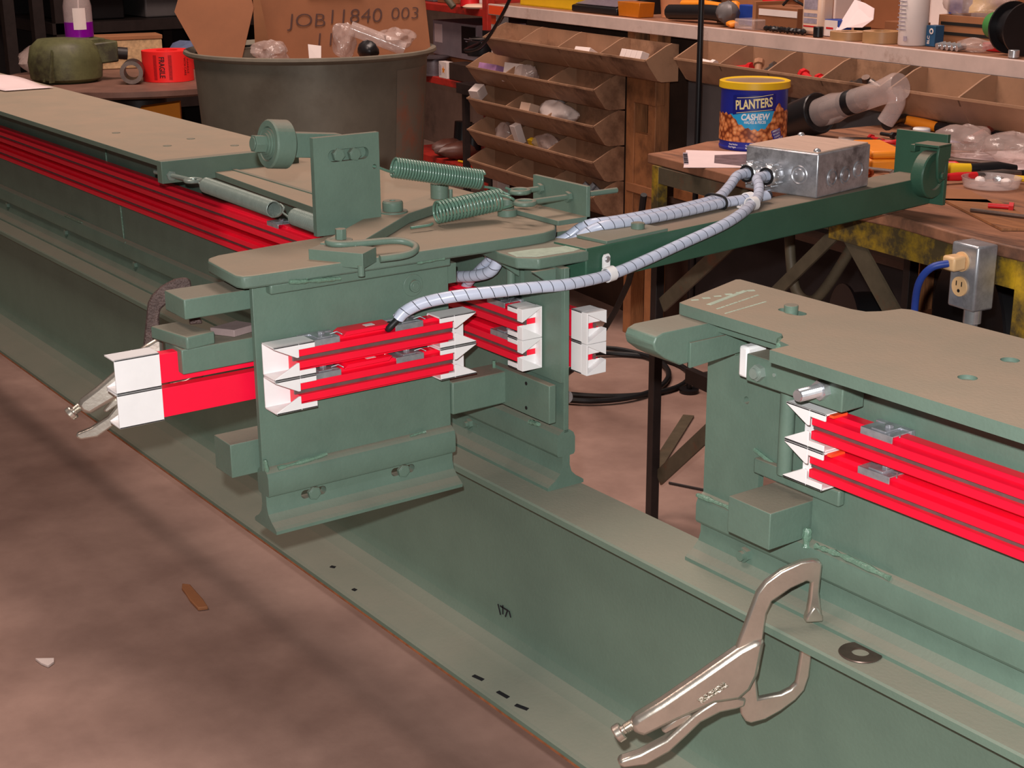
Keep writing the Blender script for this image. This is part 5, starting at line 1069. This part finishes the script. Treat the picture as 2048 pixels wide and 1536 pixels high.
fl = [(-.115, -.10), (-.165, .145), (.355, .165), (.375, -.02), (.30, -.10)]
tb.add('flap', G().prism([dp(u, wv(z), ZD + z) for u, z in fl], vf * .006), M_card2, smooth=0)
def pen(body, size, u0, z0, sx, rot):
    g = G(); text(g, body, size, lambda x, y: dp(u0 + x * sx, wv(z0 + y + x * rot) - .003, ZD + z0 + y + x * rot), -.0008, shear=.08); tb.add('lettering', g, M_pen, smooth=0, label='felt pen writing')
pen('JOB', .058, -.015, .078, 1.25, .0); pen('11840', .062, .135, .090, 1.15, .03); pen('003', .052, .295, .098, 1.2, .02); pen('11', .055, .04, .020, 1.3, 0)
board('angled brown cardboard sheet leaning at the drum side', [(u, -.16 + .5 * (z + .10), ZD + z) for u, z in ((-.41, .115), (-.375, .24), (-.20, .24), (-.165, .125), (-.215, -.10), (-.275, -.10))], m=M_card2)
board('brown cardboard sheet standing behind the written flap', [(-.20, .14, ZD - .1), (-.20, .16, ZD + .26), (.20, .16, ZD + .26), (.25, .14, ZD - .1)], m=M_card)
for i, (u, w, z, sx, sz, lb) in enumerate(((-.10, -.16, ZD + .0, .05, .035, 'crinkled clear wrap at the drum rim below the angled sheet'), (.115, -.10, ZD + .03, .034, .05, 'shiny crinkled clear wrap in front of the written flap'), (.27, -.04, ZD + .03, .055, .03, 'loose clear film draped at the drum edge'))):
    g = G(); g.blob(dp(u, w, z), sx, sx, sz, 16, .20, 140 + i); single('plastic_wrap', g, M_bag, lb, 'plastic wrap', loc=dp(u, w, z - sz))
g = G(); p0 = dp(.135, -.08, ZD + .065); p1 = dp(.30, -.07, ZD + .0); g.tube([p0, p1], .022, 16); single('clear_tube', g, M_clear, 'clear plastic tube lying over the drum rim', 'tube', loc=p0)
g = G(); g.blob(dp(.19, -.12, ZD + .0), .04, .03, .03, 7, .1, 160); single('black_bag', g, M_blackp, 'black plastic scrap in the drum', 'scrap', loc=dp(.19, -.12, ZD))
g = G(); g.prism([dp(.02, -.20, ZD - .03), dp(.015, -.18, ZD + .025), dp(.055, -.18, ZD + .020), dp(.055, -.20, ZD - .03)], vf * .002); single('paper_scrap', g, M_boxwhite, 'white paper scrap in the drum', 'paper', loc=dp(.02, -.2, ZD - .03))
t = Thing('marker_pen', 'white marker pen with a blue cap on the cardboard flap', 'pen', dp(.02, .10, ZD + .165))
t.add('barrel', G().tube([dp(-.01, .075, ZD + .168), dp(.12, .075, ZD + .178)], .006, 10), M_boxwhite); t.add('cap', G().tube([dp(.12, .075, ZD + .178), dp(.16, .075, ZD + .181)], .008, 10), M_blue)
g = G(); g.tube([BP(-2.65, .62, 1.10), BP(-2.30, .60, .98)], .010, 10); 
single('wooden_stick', G().tube([dp(.30, .10, ZD + .30), dp(.45, .02, ZD + .12)], .011, 10), M_olive, 'brown wooden stick leaning out of the drum', 'stick', loc=dp(.3, .1, ZD + .1))

# ---- round work table with vise, tape and bottle at the far left
tc = Vector((-5.35, 2.12, 0)); ZR = .832
t = Thing('round_table', 'round steel work table behind the far track run', 'table', tc)
t.add('top', G().lathe([(0, ZR - .025), (.50, ZR - .025), (.51, ZR - .018), (.51, ZR), (0, ZR)], tc, (0, 0, 1), 48), mat('rusty_top', (120, 86, 74), .5, var=.3, scale=8), smooth=30)
t.add('pedestal', G().cyl(tc, tc + Vector((0, 0, ZR - .025)), .10, 20), M_leg); t.add('foot', G().cyl(tc, tc + Vector((0, 0, .02)), .32, 28), M_leg)
fc = Vector((-5.165, 2.165, ZR + .001)); FR = .090
t = Thing('label_roll', 'fluorescent red roll of FRAGILE warning labels on the round table', 'label roll', fc)
t.add('roll', G().lathe([(.038, 0), (FR, 0), (FR, .106), (.038, .106), (.038, 0)], fc, (0, 0, 1), 44), M_fluo, smooth=30)
ta = math.atan2(-fc.y, -fc.x)
def roll_text(body, size, x0, sx=1., bold=0.):
    g = G(); text(g, body, size, lambda x, y: fc + Vector((math.cos(ta + (x0 + y) / FR) * (FR + .0007), math.sin(ta + (x0 + y) / FR) * (FR + .0007), .053 - x)), bold, sx=sx); t.add('lettering', g, M_ink, smooth=0)
roll_text('FRAGILE', .027, -.022, .74, .0005)
roll_text('HANDLE', .013, .078, 1.0); roll_text('WITH CARE', .013, .064, .9)
g = G(); g.grid(lambda u, v: fc + Vector((math.cos(ta + (-.052 + .012 * u) / FR) * (FR + .0006), math.sin(ta + (-.052 + .012 * u) / FR) * (FR + .0006), .010 + .085 * v)), 3, 1); t.add('hatch_band', g, M_ink if False else mat('red_hatch', (186, 14, 20), .6, var=.3, scale=200), smooth=0)
g = G(); g.grid(lambda u, v: fc + Vector((math.cos(ta + (.002 + .012 * u) / FR) * (FR + .0006), math.sin(ta + (.002 + .012 * u) / FR) * (FR + .0006), .010 + .085 * v)), 3, 1); t.add('hatch_band', g, mat('red_hatch', (186, 14, 20)), smooth=0)
pc = Vector((-5.14, 2.02, ZR + .042))
single('pipe_flange', G().lathe([(.026, -.06), (.040, -.06), (.040, .04), (.026, .04), (.026, -.06)], pc, (.86, -.42, 0), 28), M_raw, 'short rusty pipe collar lying beside the label roll', 'pipe', loc=pc)
t = Thing('bench_vise', 'drab green cast iron vise on the round table', 'vise', (-5.35, 1.86, ZR))
t.add('body', G().lathe([(0, 0), (.105, 0), (.125, .015), (.130, .07), (.118, .125), (.09, .150), (0, .155)], (-5.36, 1.86, ZR), (0, 0, 1), 30), M_drab, smooth=40)
t.add('jaw_block', G().prism([(-5.40, 1.90, ZR + .055), (-5.30, 1.90, ZR + .055), (-5.28, 2.03, ZR + .065), (-5.40, 2.03, ZR + .065)], (0, 0, .075)), M_drab, bev=.006)
t.add('top_flange', G().box(-5.46, -5.31, 1.85, 1.995, ZR + .132, ZR + .148), M_drab, bev=.003)
t.add('screw', G().cyl((-5.33, 1.98, ZR + .10), (-5.30, 2.07, ZR + .09), .022, 16), M_leg)
for k in range(3): t.add('rib', G().prism([(-5.265 - .05 * k, 1.775 - .005 * k, ZR + .01), (-5.245 - .05 * k, 1.755 - .005 * k, ZR + .01), (-5.27 - .05 * k, 1.78 - .005 * k, ZR + .12)], (.01, .004, 0)), M_drab)
bc = Vector((-5.40, 1.935, ZR + .1485))
t = Thing('spray_bottle', 'clear spray bottle with purple liquid standing on the vise', 'bottle', bc)
t.add('bottle', G().lathe([(0, 0), (.045, 0), (.050, .005), (.050, .11), (.042, .15), (.026, .185), (.018, .20), (.018, .225), (0, .226)], bc, (0, 0, 1), 28), M_clear, smooth=40); t.add('liquid', G().lathe([(0, .003), (.0505, .003), (.0506, .055), (0, .055)], bc, (0, 0, 1), 28), M_purple, smooth=40); t.add('dip_tube', G().tube([bc + Vector((0, 0, .02)), bc + Vector((.0, .01, .21))], .003, 8), M_boxwhite)
g = G(); g.grid(lambda u, v: bc + Vector((math.cos(-.7 + .9 * u) * .0508, math.sin(-.7 + .9 * u) * .0508, .03 + .075 * v)), 8, 1); t.add('label', g, M_boxwhite, smooth=60)
t.add('trigger_head', G().box(bc.x - .02, bc.x + .03, bc.y - .015, bc.y + .015, bc.z + .225, bc.z + .262), M_boxwhite, bev=.004)
g = G(); g.blob((-5.72, 1.92, ZR + .052), .10, .11, .055, 16, .14, 44); single('plastic_bag', g, M_bag, 'clear plastic bag heaped behind the vise', 'bag', loc=(-5.72, 1.92, ZR))
g = G()
t = Thing('checker_box', 'tan crosshatched box behind the spray bottle', 'box', (-5.72, 2.22, ZR))
t.add('body', G().cbox((-5.72, 2.23, ZR + .055), .12, .26, .108, -.2), mat('crosshatch_print', (196, 160, 118), .6, var=.35, scale=45), bev=.003); t.add('lid', G().cbox((-5.72, 2.23, ZR + .117), .125, .265, .016, -.2), M_card, bev=.002)
for i, (p, m, lb) in enumerate((((-5.5, 2.34), M_boxwhite, 'small white carton behind the label roll'), ((-5.52, 2.42), M_redp, 'small red carton behind the label roll'))): single('small_carton', G().cbox((p[0], p[1], ZR + .0185), .05, .06, .035, .3), m, lb, 'box', loc=(p[0], p[1], ZR), bev=.001)
g = G(); g.blob((-5.6, 2.44, ZR + .05), .06, .08, .045, 8, .2, 47); single('blue_rag', g, mat('blue_rag', (90, 100, 130), .8, var=.2), 'blue grey rag bundled on the round table', 'rag', loc=(-5.6, 2.44, ZR))
single('hazard_board', G().prism([(-5.02, 1.99, .50), (-4.93, 2.10, .50), (-4.93, 2.10, .78), (-5.02, 1.99, .76)], (-.06, .03, 0)), M_orange, 'orange yellow board leaning below the round table', 'board', loc=(-5.0, 2.05, .5), bev=.002)
single('floor_carton', G().box(-5.2, -4.9, 1.95, 2.35, 0, .4995), M_card2, 'large brown carton on the floor below the round table', 'box', loc=(-5.05, 2.1, 0), bev=.003)
# papers on the far cover plate
g = G(); g.grid(lambda u, v: Vector((-4.45 + .42 * u, 1.18 + .13 * v + .05 * u, .9575 + .026 * math.sin(PI * min(1, u * 1.2)) * (1 - .5 * v) + .002)), 12, 4); single('paper_sheet', g, M_paper, 'white curled paper lying on the far cover plate', 'paper', loc=(-4.2, 1.25, .957), solid=.001)
# pallet rack far left
t = Thing('pallet_rack', 'dark steel storage rack standing at the far left wall', 'rack', (-8.6, 3.2, 0))
for i, (x, y) in enumerate(((-8.4, 2.25), (-8.4, 2.62), (-8.4, 2.78), (-8.4, 2.9), (-8.4, 3.9), (-9.3, 2.4), (-9.3, 3.9))): t.add('post', G().box(x - .03, x + .03, y - .03, y + .03, 0, 2.2), M_leg)
for z in (.35, .80, 1.02, 1.5): t.add('beam', G().box(-9.4, -8.37, 2.85, 4.6, z - .03, z + .03), M_leg)
t.add('back_sheet', G().box(-9.44, -9.4, 2.2, 4.7, 0, 2.2), mat('dark_backing', (36, 28, 28), .8, var=.2))
for i, (y, z, w, h, m, lb) in enumerate(((3.15, .831, .35, .12, M_blackp, 'black crate on the storage rack'), (3.65, .831, .4, .14, M_grey, 'grey folded tarp on the storage rack'), (3.3, 1.051, .5, .25, M_blackp, 'wide dark crate on the upper rack level'), (4.1, 1.051, .5, .3, M_card2, 'brown carton on the upper rack level'))): single('rack_crate', G().box(-9.0, -8.5, y - w/2, y + w/2, z, z + h), m, lb, 'crate', loc=(-8.75, y, z), bev=.01)

# ---- things on the floor
g = G(); cpt = [Vector((-2.85, 2.44, .72)), Vector((-3.0, 2.52, .45)), Vector((-3.3, 2.62, .16)), Vector((-3.52, 2.68, .02))]
for i in range(40):
    a = 2.6 + i * .34; r = .25 + .035 * math.sin(i * .55); cpt.append(Vector((-3.50 + r * 1.0 * math.cos(a), 2.83 + r * 1.0 * math.sin(a), .010 + .004 * (i // 18))))
single('coiled_cable', G().tube(catmull(cpt, 3), .0085, 8), M_black, 'black cable coiled on the floor behind the girder', 'cable', loc=(-3.47, 2.98, 0))
for i, (a, b, lb) in enumerate((((-2.78, 2.44), (-3.05, 2.80), 'flat steel bar lying on the floor beside the bench leg'), ((-2.68, 2.40), (-2.40, 2.52), 'thin wire rod lying on the floor by the bench leg'))):
    g = G()
    if i == 0: flatv = (Vector((b[0], b[1], 0)) - Vector((a[0], a[1], 0))).normalized(); nn = Vector((-flatv.y, flatv.x, 0)) * .016; g.prism([Vector((a[0], a[1], .0005)) + nn, Vector((b[0], b[1], .0005)) + nn, Vector((b[0], b[1], .0005)) - nn, Vector((a[0], a[1], .0005)) - nn], (0, 0, .006))
    else: g.tube([(a[0], a[1], .004), (b[0], b[1], .004)], .0035, 8)
    single('steel_bar', g, M_olive if i == 0 else M_leg, lb, 'bar', loc=(a[0], a[1], 0))
g = G(); g.prism([(-2.845, 1.138, .001), (-2.83, 1.150, .001), (-2.79, 1.146, .001), (-2.745, 1.142, .001), (-2.705, 1.135, .001), (-2.712, 1.115, .001), (-2.76, 1.118, .001), (-2.80, 1.125, .001), (-2.825, 1.128, .001)], (0, 0, .008)); single('wood_chip', g, M_card, 'pale wood splinter lying on the concrete floor', 'wood chip', loc=(-2.78, 1.13, 0), bev=.002)
g = G(); g.prism([(-2.70, .765, .001), (-2.68, .795, .001), (-2.665, .790, .001), (-2.655, .775, .001), (-2.675, .768, .001)], (0, 0, .004)); single('paper_scrap', g, M_boxwhite, 'tiny torn paper scrap on the concrete floor', 'paper', loc=(-2.68, .78, 0))
